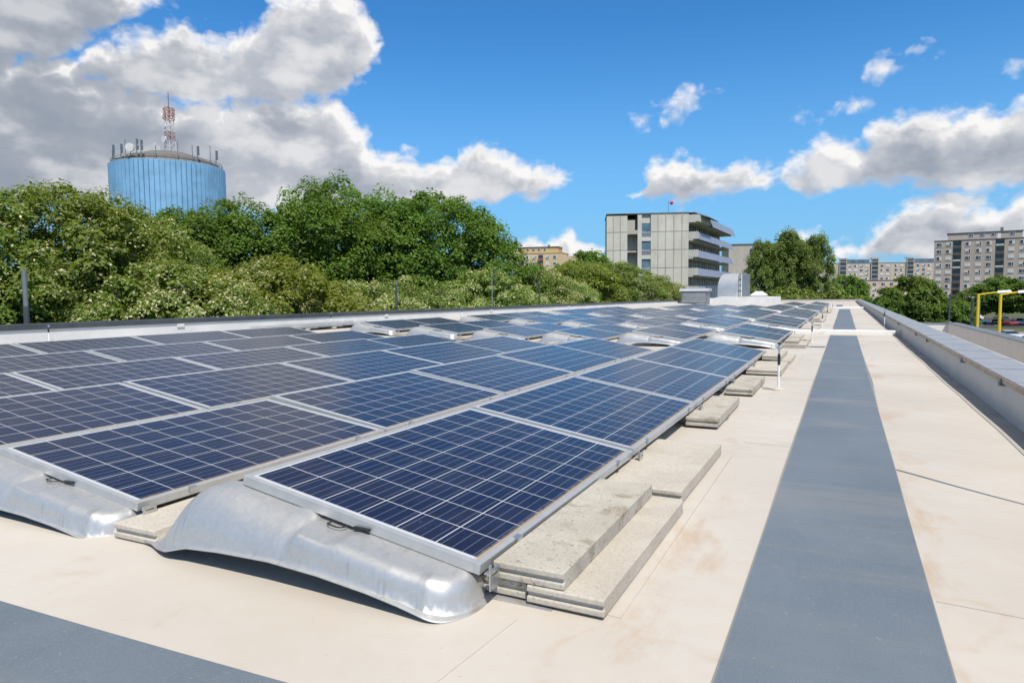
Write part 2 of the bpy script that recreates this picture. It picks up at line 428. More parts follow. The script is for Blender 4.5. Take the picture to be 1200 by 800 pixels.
# galvanised deep-drawn sheet with spangle and drawing wrinkles
m, t, p = mat('galvanised_sheet'); oc = objc(t)
vor = N(t, 'ShaderNodeTexVoronoi'); vor.inputs['Scale'].default_value = 75; lk(t, oc, vor.inputs['Vector'])
sp = sepxyz(t, vor.outputs['Color'])[0]
sm = noise(t, 7, 5, 0.6, oc)
c = mixc(t, sp, (0.47, 0.47, 0.466), (0.51, 0.508, 0.503))
c = mixc(t, mth(t, 'MULTIPLY', mrange(t, sm, 0.52, 0.75), 0.18), c, (0.36, 0.358, 0.352))
zz = sepxyz(t, oc)[2]
c = mixc(t, mth(t, 'MULTIPLY', mth(t, 'MULTIPLY', mrange(t, zz, 0.010, 0.02, 1.0, 0.0), mrange(t, noise(t, 11, 4, 0.6, oc), 0.5, 0.7)), 0.6), c, (0.36, 0.27, 0.17))
dr = noise(t, 9.0, 4, 0.6, vmth(t, 'MULTIPLY', oc, (4.0, 1, 0.4)))      # drawing marks run down the wall
c = mixc(t, mth(t, 'MULTIPLY', mrange(t, dr, 0.58, 0.70), 0.35), c, (0.25, 0.248, 0.243))
scr = noise(t, 30, 3, 0.6, vmth(t, 'MULTIPLY', oc, (0.6, 6, 6)))
c = mixc(t, mth(t, 'MULTIPLY', mrange(t, scr, 0.64, 0.70), 0.25), c, (0.66, 0.66, 0.65))
lk(t, c, p.inputs['Base Color']); p.inputs['Metallic'].default_value = 0.55
lk(t, mth(t, 'MULTIPLY_ADD', sp, 0.03, mth(t, 'MULTIPLY_ADD', sm, 0.10, 0.38)), p.inputs['Roughness'])
bump(t, p, dr, 0.10, 0.006)
M['galv'] = m

# photovoltaic glass: 6 x 10 polycrystalline cells, white grid, thin busbars, dirt on the low edge
m, t, p = mat('solar_cells')
uv = N(t, 'ShaderNodeUVMap').outputs[0]; u = sepxyz(t, uv)
U, V = u[0], u[1]          # u across the slope (6 cells), v along the row (10 cells)
ins = lambda x, mrg: mth(t, 'DIVIDE', mth(t, 'SUBTRACT', x, mrg), 1-2*mrg)
Ui, Vi = ins(U, 0.010), ins(V, 0.010)
gl = mth(t, 'MAXIMUM', line_mask(t, Ui, 6.0, 0.0125), line_mask(t, Vi, 10.0, 0.0125))
out = mth(t, 'MAXIMUM', mth(t, 'GREATER_THAN', mth(t, 'ABSOLUTE', mth(t, 'SUBTRACT', U, 0.5)), 0.4915), mth(t, 'GREATER_THAN', mth(t, 'ABSOLUTE', mth(t, 'SUBTRACT', V, 0.5)), 0.4915))
gl = mth(t, 'MAXIMUM', gl, out)
bus = line_mask(t, mth(t, 'ADD', Ui, 1/48.0), 24.0, 0.030)
cv = N(t, 'ShaderNodeCombineXYZ'); lk(t, mth(t, 'FLOOR', mth(t, 'MULTIPLY', Ui, 6.0)), cv.inputs[0]); lk(t, mth(t, 'FLOOR', mth(t, 'MULTIPLY', Vi, 10.0)), cv.inputs[1])
oi = N(t, 'ShaderNodeObjectInfo'); lk(t, mth(t, 'MULTIPLY', oi.outputs['Random'], 91.0), cv.inputs[2])
wn = N(t, 'ShaderNodeTexWhiteNoise', noise_dimensions='3D'); lk(t, cv.outputs[0], wn.inputs['Vector'])
v2 = N(t, 'ShaderNodeTexVoronoi'); v2.inputs['Scale'].default_value = 42; lk(t, vmth(t, 'MULTIPLY_ADD', uv, (1, 1.66, 1), cv.outputs[0]), v2.inputs['Vector'])
grain = sepxyz(t, v2.outputs['Color'])[1]
cc = mixc(t, wn.outputs['Value'], (0.0065, 0.0085, 0.029), (0.0115, 0.0105, 0.024))
cc = mixc(t, mth(t, 'MULTIPLY', mth(t, 'FRACT', mth(t, 'MULTIPLY', oi.outputs['Random'], 7.3)), 0.55), cc, (0.012, 0.0105, 0.026))
cc = mixc(t, mth(t, 'MULTIPLY', grain, 0.55), cc, (0.008, 0.016, 0.058))
cc = mixc(t, mth(t, 'MULTIPLY', bus, 0.40), cc, (0.30, 0.33, 0.38))
cc = mixc(t, gl, cc, (0.50, 0.51, 0.52))
dn = noise(t, 26, 5, 0.65, uv); dn2 = noise(t, 5, 4, 0.6, uv)
dirt = mth(t, 'MULTIPLY', mrange(t, mth(t, 'ADD', U, mth(t, 'MULTIPLY', dn, -0.035)), -0.012, 0.012, 1.0, 0.0), 0.85)
dust = mth(t, 'MULTIPLY', mth(t, 'ADD', mth(t, 'MULTIPLY', mrange(t, dn2, 0.35, 0.75), 0.028), 0.004), mth(t, 'MULTIPLY_ADD', oi.outputs['Random'], 1.6, 0.3))
spk = mth(t, 'MULTIPLY', mrange(t, noise(t, 55, 2, 0.5, vmth(t, 'MULTIPLY', uv, (1, 1.66, 1))), 0.735, 0.77), 0.35)
cc = mixc(t, mth(t, 'ADD', dust, spk), cc, (0.42, 0.38, 0.33))
cc = mixc(t, dirt, cc, (0.30, 0.235, 0.165))
lk(t, cc, p.inputs['Base Color'])
lk(t, mth(t, 'MULTIPLY_ADD', dirt, 0.5, mth(t, 'MULTIPLY_ADD', dn2, 0.08, 0.17)), p.inputs['Roughness'])
p.inputs['IOR'].default_value = 1.33; p.inputs['Specular IOR Level'].default_value = 0.36
M['cells'] = m

# concrete kerb slabs used as ballast
def concrete(name, a, b, lich):
    m, t, p = mat(name); oc = N(t, 'ShaderNodeTexCoord').outputs['Object']
    oi = N(t, 'ShaderNodeObjectInfo')
    v = vmth(t, 'ADD', oc, oi.outputs['Location'])
    n1 = noise(t, 4, 6, 0.62, v); n2 = noise(t, 90, 4, 0.7, v)
    c = mixc(t, mrange(t, n1, 0.3, 0.7), a, b)
    c = mixc(t, mth(t, 'MULTIPLY', mrange(t, n2, 0.45, 0.7), 0.5), c, tuple(x*0.62 for x in a))
    z = sepxyz(t, oc)
    li = mrange(t, noise(t, 6.0, 5, 0.7, vmth(t, 'ADD', v, (4, 9, 2)), 0.5), 0.52, 0.68)
    c = mixc(t, mth(t, 'MULTIPLY', li, lich), c, (0.20, 0.16, 0.10))
    pit = mrange(t, noise(t, 45, 3, 0.6, v), 0.60, 0.70)
    c = mixc(t, mth(t, 'MULTIPLY', pit, lich*0.9), c, (0.12, 0.10, 0.07))
    lk(t, c, p.inputs['Base Color']); p.inputs['Roughness'].default_value = 0.88; p.inputs['Specular IOR Level'].default_value = 0.2
    bump(t, p, mth(t, 'ADD', n2, mth(t, 'MULTIPLY', pit, -1.0)), 0.35, 0.004)
    return m
M['conc_old'] = concrete('weathered_concrete', (0.40, 0.365, 0.305), (0.49, 0.455, 0.39), 0.62)
M['conc_new'] = concrete('pale_concrete', (0.45, 0.405, 0.34), (0.53, 0.485, 0.415), 0.10)

# buildings far off
def panelwall(name, a, b, sz=0.35, streak=0.25):
    m, t, p = mat(name); oc = objc(t)
    n = noise(t, sz, 5, 0.6, oc); s2 = noise(t, 0.8, 5, 0.6, vmth(t, 'MULTIPLY', oc, (1, 1, 0.12)))
    c = mixc(t, mrange(t, n, 0.3, 0.7), a, b)
    c = mixc(t, mth(t, 'MULTIPLY', mrange(t, s2, 0.5, 0.72), streak), c, tuple(x*0.6 for x in a))
    lk(t, c, p.inputs['Base Color']); p.inputs['Roughness'].default_value = 0.85; p.inputs['Specular IOR Level'].default_value = 0.2
    return m
M['bconc'] = panelwall('facade_concrete', (0.50, 0.47, 0.405), (0.60, 0.57, 0.50), 0.3, 0.35)
M['bconc2'] = panelwall('facade_beige_grey', (0.40, 0.36, 0.30), (0.47, 0.43, 0.37))
M['hirise'] = panelwall('facade_greybrown', (0.40, 0.325, 0.265), (0.47, 0.39, 0.325), 0.12, 0.25)
M['hirise2'] = panelwall('facade_dull_tan', (0.42, 0.35, 0.29), (0.49, 0.41, 0.345), 0.12, 0.2)
M['hirise3'] = panelwall('facade_pinkish', (0.48, 0.37, 0.30), (0.54, 0.42, 0.35), 0.12, 0.2)
M['yellowwall'] = panelwall('facade_yellow', (0.50, 0.345, 0.15), (0.57, 0.40, 0.18), 0.15, 0.15)
M['yellowpale'] = panelwall('facade_pale_ochre', (0.54, 0.42, 0.27), (0.60, 0.47, 0.31), 0.15, 0.15)
M['glass'] = simple('dark_window_glass', (0.030, 0.040, 0.050), 0.08, 0, 0.3, 0.5, 0.8)
M['glass_blue'] = simple('curtained_window_glass', (0.10, 0.15, 0.19), 0.12, 0, 0.35, 0.7, 0.8)
M['wframe'] = simple('white_window_frame', (0.72, 0.71, 0.69), 0.5, 0, 0.05, 2)
M['blind'] = simple('window_blind', (0.58, 0.55, 0.50), 0.7, 0, 0.05, 2)
M['balcony_dark'] = simple('balcony_rail', (0.085, 0.08, 0.075), 0.6, 0, 0.25, 1.0)
M['louvre'] = simple('blue_grey_balcony_panel', (0.27, 0.30, 0.37), 0.42, 0.3, 0.10, 1.5)
M['roofdark'] = simple('roof_felt', (0.16, 0.15, 0.14), 0.85, 0, 0.2, 1.5)
M['tower_blue'] = simple('tower_blue_cladding', (0.205, 0.40, 0.60), 0.5, 0, 0.12, 0.35, 0.4)
M['tower_roof'] = simple('tower_roof_felt', (0.145, 0.138, 0.128), 0.85, 0, 0.15, 0.6)
M['tower_conc'] = simple('tower_concrete', (0.44, 0.42, 0.38), 0.85, 0, 0.15, 1)
M['mast_red'] = simple('mast_red', (0.30, 0.11, 0.085), 0.6, 0, 0.2, 1)
M['mast_white'] = simple('mast_white', (0.62, 0.60, 0.58), 0.6, 0, 0.1, 1)
M['greymetal'] = simple('grey_metal', (0.22, 0.235, 0.25), 0.5, 0.5, 0.12, 3)
M['lampyellow'] = simple('yellow_paint', (0.74, 0.50, 0.015), 0.4, 0, 0.05, 3)
M['zinc'] = simple('zinc_duct', (0.58, 0.585, 0.59), 0.42, 0.5, 0.08, 1.5)
M['asphalt'] = simple('asphalt', (0.062, 0.062, 0.064), 0.9, 0, 0.2, 0.3, 0.2)
M['paving'] = simple('paving', (0.30, 0.27, 0.24), 0.9, 0, 0.12, 0.5, 0.2)
M['paint_white'] = simple('road_paint', (0.7, 0.7, 0.68), 0.7, 0, 0.1, 1)
m, t, p = mat('ground_grass'); oc = objc(t)
c = mixc(t, mrange(t, noise(t, 0.12, 6, 0.65, oc), 0.35, 0.65), (0.055, 0.075, 0.022), (0.10, 0.105, 0.045))
lk(t, c, p.inputs['Base Color']); p.inputs['Roughness'].default_value = 0.95; M['grass'] = m

def leafmat(name, a, b, c3, rough=0.55, trans=0.38):
    m, t, p = mat(name)
    g = N(t, 'ShaderNodeNewGeometry')
    at = N(t, 'ShaderNodeAttribute'); at.attribute_name = 'tone'
    r = mth(t, 'ADD', mth(t, 'MULTIPLY', g.outputs['Random Per Island'], 0.55), mth(t, 'MULTIPLY', at.outputs['Fac'], 0.45))
    col = ramp(t, r, [(0.12, a), (0.5, b), (0.88, c3)])
    oi = N(t, 'ShaderNodeObjectInfo')
    hs = N(t, 'ShaderNodeHueSaturation'); hs.inputs['Saturation'].default_value = 1.0
    lk(t, mth(t, 'MULTIPLY_ADD', oi.outputs['Random'], 0.024, 0.488), hs.inputs['Hue'])
    lk(t, mth(t, 'MULTIPLY_ADD', oi.outputs['Random'], 0.2, 0.9), hs.inputs['Value'])
    lk(t, col, hs.inputs['Color'])
    lk(t, hs.outputs[0], p.inputs['Base Color']); p.inputs['Roughness'].default_value = rough
    p.inputs['Specular IOR Level'].default_value = 0.22
    tr = N(t, 'ShaderNodeBsdfTranslucent'); lk(t, mixc(t, 1.0, hs.outputs[0], (1.6, 1.7, 0.62), 'MULTIPLY'), tr.inputs[0])
    mx = N(t, 'ShaderNodeMixShader'); mx.inputs[0].default_value = trans
    lk(t, p.outputs[0], mx.inputs[1]); lk(t, tr.outputs[0], mx.inputs[2])
    lk(t, mx.outputs[0], t.nodes['Material Output'].inputs[0])
    return m
M['leaf_linden'] = leafmat('linden_leaves', (0.092, 0.141, 0.023), (0.15, 0.214, 0.038), (0.215, 0.28, 0.067))
M['leaf_dark'] = leafmat('maple_leaves', (0.07, 0.127, 0.02), (0.113, 0.189, 0.032), (0.168, 0.248, 0.049))
M['leaf_poplar'] = leafmat('poplar_leaves', (0.106, 0.163, 0.036), (0.156, 0.221, 0.054), (0.213, 0.28, 0.084))
M['leaf_bright'] = leafmat('young_leaves', (0.124, 0.171, 0.023), (0.186, 0.231, 0.037), (0.256, 0.284, 0.063))
M['bract'] = leafmat('pale_bracts', (0.324, 0.336, 0.168), (0.48, 0.468, 0.264), (0.624, 0.588, 0.384), 0.6, 0.25)
M['bark'] = simple('bark', (0.075, 0.060, 0.045), 0.9, 0, 0.3, 4, 0.2, 0.4, 20)
M['car_white'] = simple('car_paint_white', (0.70, 0.71, 0.72), 0.25, 0, 0.02, 1, 0.5, coat=0.8)
M['car_dark'] = simple('car_paint_dark', (0.03, 0.035, 0.045), 0.25, 0, 0.02, 1, 0.5, coat=0.8)
M['car_red'] = simple('car_paint_red', (0.30, 0.03, 0.025), 0.25, 0, 0.02, 1, 0.5, coat=0.8)
M['car_silver'] = simple('car_paint_silver', (0.42, 0.46, 0.50), 0.3, 0.5, 0.02, 1, 0.5, coat=0.8)
M['tyre'] = simple('tyre', (0.02, 0.02, 0.02), 0.9, 0, 0.1, 4)

# ---------------------------------------------------------------- the flat roof
def sstep(a, b, x):
    t = min(1, max(0, (x-a)/(b-a))); return t*t*(3-2*t)

def rz(x, y):
    """drainage falls of the roof"""
    z = -0.0027*y
    z += 0.0047*max(0.0, -x-4.4)**2
    z -= 0.045*math.exp(-((x+4.2)/1.9)**2)*sstep(7, 12, y)
    return z

XL, XR, YB, YF = -11.0, 1.94, -8.0, 80.0
b = MB()
us = list(np.linspace(XL, XR, 56)); vs = list(np.arange(YB, YF+0.01, 1.0))
b.grid(lambda x, y: (x, y, rz(x, y)), us, vs)
tag(b.build('roof_deck', M['roof'], smooth=True), kind='structure')

def strip(name, m, edge0, edge1, ys, lift, seed=0, amp=0.005):
    """a sheet laid on the roof between two edge functions, its edges slightly wavy"""
    r = np.random.default_rng(seed); ph = r.uniform(0, 6.28, 6)
    b = MB()
    def wob(y, k): return amp*(0.5*math.sin(y*1.9+ph[k])+0.15*math.sin(y*4.7+ph[k+1])+math.sin(y*0.53+ph[k+2]))
    def fn(y, t):
        x = edge0(y)+wob(y, 0) if t == 0 else edge1(y)+wob(y, 3) if t == 1 else edge0(y)*(1-t)+edge1(y)*t
        return (x, y, rz(x, y)+lift)
    b.grid(fn, ys, [0, 0.25, 0.5, 0.75, 1])
    return b.build(name, m, smooth=True)

tag(strip('walkway', M['walk'], lambda y: 0.700, lambda y: 1.237+0.016*math.exp(-((y-8.4)/1.5)**2), list(np.arange(-6, 16.71, 0.25)), 0.005, 1, 0.0035), kind='structure')
tag(strip('walkway', M['walk'], lambda y: 0.715, lambda y: 1.255, list(np.arange(17.3, 43.01, 0.5)), 0.006, 2, 0.004), kind='structure')
tag(strip('walkway', M['walk'], lambda y: 0.46, lambda y: 0.86, list(np.arange(50.5, 58.01, 0.5)), 0.008, 3, 0.004), kind='structure')
b = MB()
xs = list(np.arange(-9, 0.69, 0.3))+[0.690]
b.grid(lambda x, t: (x, (0.45, 0.8, 1.182+0.045*x+0.004*math.sin(x*2.1))[t], rz(x, (0.45, 0.8, 1.15)[t])+0.005), xs, [0, 1, 2])
tag(b.build('walkway', M['walk'], smooth=True), kind='structure')
b = MB(); b.grid(lambda x, y: (x, y, rz(x, y)+0.005), [0.22, 0.45, 0.69], [12.74, 12.96])
tag(b.build('walkway', M['walk']), kind='structure')
# lapped seams, thin raised edges of the membrane sheets
b = MB()
def seam(p0, p1, w=0.010, h=0.0035):
    p0, p1 = Vector(p0), Vector(p1); d = (p1-p0); n = Vector((-d.y, d.x, 0)).normalized()*w
    for k in range(12):
        a, c = p0+d*(k/12), p0+d*((k+1)/12)
        za, zc = rz(a.x, a.y), rz(c.x, c.y)
        b.hexa([(a.x, a.y, za-.01), (c.x, c.y, zc-.01), (c.x+n.x, c.y+n.y, zc-.01), (a.x+n.x, a.y+n.y, za-.01),
                (a.x, a.y, za+h), (c.x, c.y, zc+h), (c.x+n.x*0.6, c.y+n.y*0.6, zc+h), (a.x+n.x*0.6, a.y+n.y*0.6, za+h)])
seam((0.09, 1.21, 0), (0.140, 1.70, 0)); seam((0.20, 7.86, 0), (0.695, 7.9, 0))
seam((1.245, 8.8, 0), (1.93, 8.7, 0)); seam((1.25, 25.0, 0), (1.93, 25.1, 0)); seam((1.25, 33.0, 0), (1.93, 33.1, 0))
seam((0.42, 4.42, 0), (0.695, 4.40, 0)); seam((1.245, 2.35, 0), (1.92, 2.29, 0)); seam((1.245, 14.6, 0), (1.92, 14.5, 0)); seam((0.46, 11.4, 0), (0.69, 11.4, 0))
seam((0.3, 21.0, 0), (0.71, 21.0, 0), 0.03); seam((0.3, 26.3, 0), (0.71, 26.3, 0), 0.03)
tag(b.build('membrane_seam', M['roof']), kind='structure')
b = MB()
pts = [(1.236, 4.055), (1.35, 3.945), (1.47, 3.825), (1.60, 3.705), (1.72, 3.60), (1.92, 3.42)]
b.tube([(x, y, rz(x, y)+0.001) for x, y in pts], [0.0045, 0.0045, 0.004, 0.0035, 0.003, 0.002], 6)
tag(b.build('membrane_fold', M['walk']), kind='structure')  # dark walkway colour stands in for the shaded line of the fold
# rolled edge of the membrane along the gutter, and the gutter itself
b = MB()
ys = list(np.arange(-2, 80.0, 0.4))
b.tube([(1.930+0.004*math.sin(y*1.3)+0.003*math.sin(y*3.7), y, rz(1.9, y)-0.002) for y in ys], 0.014, 6)
tag(b.build('roof_edge_roll', M['roof'], smooth=True), kind='structure')
b = MB(); b.grid(lambda x, y: (x, y, rz(x, y)-0.035), [1.90, 2.02, 2.12], [-6, 10, 30, 50, 79.9])
tag(b.build('gutter', M['gutter']), kind='structure')

def lat(b, poly, y0, y1, s, m=0):
    """extrude an (x,z) outline along the roof with its fall"""
    n = len(poly); k = len(b.v)
    b.v += [(x, y0, z+s*y0) for x, z in poly]+[(x, y1, z+s*y1) for x, z in poly]
    b.f.append(tuple(k+i for i in reversed(range(n)))); b.m.append(m)
    b.f.append(tuple(k+n+i for i in range(n))); b.m.append(m)
    for i in range(n):
        j = (i+1) % n
        b.f.append((k+i, k+j, k+n+j, k+n+i)); b.m.append(m)

# right parapet
SL = -0.0031
pr_ = thing('parapet_wall', 'low grey parapet wall along the right edge of the roof with a wide sheet coping', 'wall', (2.25, 0, 0))
inv = (-2.25, 0, 0)
b = MB(); lat(b, [(2.105, -0.5), (2.40, -0.5), (2.40, 0.236), (2.105, 0.236)], -6, 79.6, SL); o = b.build('wall', M['painted'], pr_); o.location = inv
b = MB(); lat(b, [(2.078, 0.236), (2.42, 0.236), (2.42, 0.278), (2.078, 0.278)], -6, 79.6, SL); o = b.build('coping_edge', M['coping_lip'], pr_); o.location = inv
b = MB(); lat(b, [(2.086, 0.2785), (2.44, 0.2785), (2.44, 0.286), (2.086, 0.286)], -6, 79.6, SL)
for k in range(80):
    y = -5.3+k*1.02
    b.box(2.088, 2.438, y, y+0.014, 0.2858+SL*y, 0.292+SL*y)
o = b.build('coping_sheet', M['coping_blue'], pr_); o.location = inv
b = MB(); lat(b, [(2.44, 0.20), (2.475, 0.20), (2.475, 0.276), (2.44, 0.276)], -6, 79.6, SL); o = b.build('lit_edge_trim', M['pale_beige'], pr_); o.location = inv  # beige strip added to paint the sunlit highlight on the coping's outer edge
for y in (4.9, 6.35, 8.3, 11.6, 13.3, 17.5, 24.0):
    b = MB(); b.box(2.062, 2.10, y-0.03, y+0.03, 0.212+SL*y, 0.232+SL*y); b.box(2.062, 2.076, y-0.03, y+0.03, 0.233+SL*y, 0.262+SL*y)
    o = b.build('coping_clip', M['greymetal'], pr_); o.location = inv
# short post fixed to this parapet
def holder(name, label, loc, h, cat='rod holder', group=None, base=True):
    t = thing(name, label, cat, loc, 0, group)
    b = MB(); b.tube([(0, 0, 0), (0, 0, h*0.56)], 0.0105, 10); b.build('shaft', M['whitepl'], t, smooth=True)
    b = MB(); b.tube([(0, 0, h*0.5605), (0, 0, h*0.80)], 0.0130, 10); b.build('sleeve', M['black'], t, smooth=True)
    b = MB(); b.tube([(0, 0, h*0.8), (0, 0, h)], 0.007, 8); b.box(-0.022, 0.022, -0.014, 0.014, h*0.90, h*0.955); b.build('clamp', M['steel'], t)
    if base:
        b = MB(); b.lathe([(0.062, 0.0), (0.062, 0.012), (0.02, 0.03), (0.016, 0.03)], 18); b.build('foot', M['roof'], t, smooth=True)
        b = MB(); b.box(-0.15, -0.062, 0.0, 0.012, 0.004, 0.010); b.build('strap', M['greymetal'], t)
    return t
holder('conductor_post', 'small black and white post standing against the inner face of the right parapet', (1.98, 21.3, rz(1.9, 21.3)-.02), 0.52, 'post', None, False)

# left and far parapets
SLl = -0.0042
pl = thing('parapet_wall', 'long white parapet wall with a dark coping along the left edge of the roof', 'wall', (-11.15, 0, 0))
inv = (11.15, 0, 0)
b = MB(); lat(b, [(-11.35, -0.6), (-11.0, -0.6), (-11.0, 0.445), (-11.35, 0.445)], -8, 79.7, SLl); o = b.build('wall', M['white_wall'], pl); o.location = inv
b = MB(); lat(b, [(-11.37, 0.4455), (-10.975, 0.4455), (-10.972, 0.535), (-11.37, 0.535)], -8, 79.7, SLl); o = b.build('coping', M['coping_dark'], pl); o.location = inv
for y in (5.6, 9.2, 16.0, 22.5, 30.5, 40.0):
    b = MB(); b.box(-10.998, -10.975, y-0.08, y+0.08, 0.37+SLl*y, 0.44+SLl*y); o = b.build('seam_cover', M['white_wall'], pl); o.location = inv
pf = thing('parapet_wall', 'low pale parapet closing the far end of the roof', 'wall', (-4.5, 80, 0))
b = MB(); b.box(-6.5, 6.6, -0.0, 0.3, -0.6, 0.02); b.build('wall', M['roof'], pf)
b = MB(); b.box(-6.55, 6.62, -0.03, 0.32, 0.021, 0.065); b.build('coping', M['coping_dark'], pf)
for (x, y, h, lab) in ((-10.86, 6.62, 0.30, 'first small rod holder from the left standing at the white parapet'),
                       (-10.86, 13.48, 0.32, 'small rod holder at the white parapet just left of the metal cable tray end'),
                       (-10.86, 20.14, 0.30, 'small rod holder at the white parapet below the big dark trees'),
                       (-10.86, 26.95, 0.28, 'small rod holder at the white parapet left of the thin post by the linden'),
                       (-10.86, 34.2, 0.28, 'fifth small rod holder from the left along the white parapet'),
                       (-10.86, 43.0, 0.28, 'farthest small rod holder along the white left parapet')):
    holder('rod_holder', lab, (x, y, rz(x, y)+0.02), h, 'rod holder', 'rod holders along the left parapet', False)
# building body below
b = MB(); b.box(-11.34, 2.39, -7.9, 80.2, -7.0, -0.7)
tag(b.build('building_wall', M['painted']), kind='structure')

# ---------------------------------------------------------------- solar array
HX, RP, ALPHA, PW, PL, PITCH, ZLOW = -0.989, 1.59, 0.149, 1.0, 1.65, 1.67, 0.133
ca, sa = math.cos(ALPHA), math.sin(ALPHA)
def slope(u, v, w): return (-u*ca+w*sa, v, ZLOW+u*sa+w*ca)
def sbox(b, u0, u1, v0, v1, w0, w1, m=0):
    P = [slope(u, v, w) for w in (w0, w1) for (u, v) in ((u0, v0), (u1, v0), (u1, v1), (u0, v1))]
    b.hexa(P, m)
def make_panel():
    t = thing('solar_panel', 'x', 'solar panel', (0, 0, 0), 0, 'solar panels in rows on the flat roof')
    b = MB(); fwid = 0.020
    sbox(b, 0, fwid, 0, PL, -0.035, 0); sbox(b, PW-fwid, PW, 0, PL, -0.035, 0)
    sbox(b, fwid, PW-fwid, 0, fwid, -0.035, 0); sbox(b, fwid, PW-fwid, PL-fwid, PL, -0.035, 0)
    b.build('frame', M['alu'], t, bevel=0.0016)
    b = MB()
    e = fwid+0.0005; w = -0.0022
    q = [slope(e, e, w), slope(e, PL-e, w), slope(PW-e, PL-e, w), slope(PW-e, e, w)]
    b.quad(q, 0, [(0, 0), (0, 1), (1, 1), (1, 0)])
    w2 = -0.008
    q2 = [slope(e, e, w2), slope(PW-e, e, w2), slope(PW-e, PL-e, w2), slope(e, PL-e, w2)]
    b.quad(q2, 1)
    b.build('cell_glass', [M['cells'], M['whitepl']], t, fixn=False)
    for v in (0.26, 1.39):
        b = MB(); sbox(b, -0.010, 0.010, v-0.018, v+0.018, 0.0008, 0.004); sbox(b, -0.010, -0.002, v-0.018, v+0.018, -0.022, 0.0006)
        b.build('clamp', M['steel'], t)
    return t

ZT = ([-1.40, -1.36, -1.31, -1.26, -1.19, -1.13, -1.08, -1.03, -0.985, -0.62, -0.10, 0.02],
      [0.004, 0.006, 0.030, 0.095, 0.185, 0.226, 0.238, 0.2415, 0.239, 0.184, 0.1065, 0.0875])
ZB = ([-1.40, -1.30, -1.20, -1.094, -0.93, -0.70, -0.493, -0.302, -0.183, -0.103, -0.05, 0.02],
      [0.001, 0.003, 0.018, 0.049, 0.064, 0.074, 0.067, 0.051, 0.035, 0.020, 0.007, 0.003])
NX, NR, HW = -0.105, 0.118, 0.172          # the nose: where it starts, its length, half width of the sheet
def smooth_interp(tab, x):
    return sum(np.interp(x+d, *tab)*w for d, w in ((-0.018, 0.25), (0, 0.5), (0.018, 0.25)))
def hood_half(x):
    if x > NX: return HW*math.sqrt(max(0.0, 1-((x-NX)/NR)**2))
    if x < -1.15: return HW-0.06*(1-sstep(-1.40, -1.18, x))
    return HW
def hood_pt(x, yy):
    zt, zb = smooth_interp(ZT, x), np.interp(x, *ZB)
    half = hood_half(x); y = yy*half; ay = abs(y)
    d = half-ay                                              # distance in from the sheet's rim
    if x > NX: d = (1-math.sqrt(((x-NX)/NR)**2+(y/HW)**2))*0.135
    r = sstep(-0.655, -0.60, x)                               # 0: full rounded hump, 1: flat-topped trough with a rolled shoulder
    w = 0.014+0.014*sstep(-0.3, -0.08, x)
    R = 0.125*(1-r)+0.048*r
    s = min(1, max(0, (d-w)/R))
    pw = 1.75*(1-r)+2.3*r
    prof = (1-(1-s)**pw)**(1/pw)
    z = zb+(max(zt, zb+0.0005)-zb)*prof
    # rim rolls down a little at its outer edge
    z -= 0.004*(1-min(1, d/0.006)) if d < 0.006 else 0
    # clip pad pressed into the top, with a raised lip on its left
    inn = sstep(0.030, 0.055, d)
    z -= 0.013*inn*sstep(-0.650, -0.628, x)*(1-sstep(-0.50, -0.44, x))
    z += 0.005*inn*math.exp(-((x+0.68)/0.03)**2)
    # shallow drawing waves of the wall
    z += 0.0012*(1-s)*s*4*math.sin(x*38+y*9)
    return (x, y, max(z, 0.0008))
def make_hood():
    t = thing('panel_support', 'x', 'panel support', (0, 0, 0), 0, 'pressed sheet supports under the solar panels')
    b = MB()
    nose = [NX+NR*math.sin(q) for q in np.linspace(0, math.pi/2*0.999, 16)]
    xs = list(np.linspace(-1.40, -0.95, 30))+list(np.linspace(-0.935, -0.72, 9))+list(np.linspace(-0.705, -0.43, 30))+list(np.linspace(-0.415, -0.12, 14))+nose
    h_ = [-1.0, -0.985, -0.965, -0.94, -0.915, -0.89, -0.86, -0.83, -0.79, -0.75, -0.70, -0.65, -0.58, -0.5, -0.4, -0.3, -0.2, -0.1, 0]; ys = h_+[-y for y in reversed(h_[:-1])]
    b.grid(lambda x, y: hood_pt(x, y), xs, ys)
    o = b.build('shell', M['galv'], t, smooth=True, fixn=True, sharp=80)
    sol = o.modifiers.new('sheet', 'SOLIDIFY'); sol.thickness = 0.0022; sol.offset = -1
    b = MB()
    zc = ZLOW+0.60*sa
    b.tube([(-0.575, -0.005, zc-0.050), (-0.570, -0.030, zc-0.048), (-0.555, -0.036, zc-0.047), (-0.525, -0.036, zc-0.051), (-0.512, -0.028, zc-0.053), (-0.508, -0.004, zc-0.055)], 0.0026, 6)
    b.build('cable_clip', M['black'], t, smooth=True)
    b = MB(); b.box(-0.475, -0.410, -0.012, -0.002, zc-0.057, zc-0.049)
    b.build('end_clamp', M['black'], t)
    b = MB(); b.box(-0.02, 0.21, 0.055, 0.15, 0.0012, 0.004); b.box(-0.02, 0.21, 0.150, 0.154, 0.0012, 0.012); b.build('tongue', M['galv'], t)
    # bolt post and bracket by the low edge
    b = MB(); b.tube([(0.018, 0.03, 0.06), (0.018, 0.03, 0.118)], 0.006, 8); b.box(0.006, 0.034, 0.012, 0.048, 0.094, 0.099); b.box(0.03, 0.034, 0.0, 0.06, 0.05, 0.115)
    b.build('bolt_bracket', M['steel'], t)
    return t

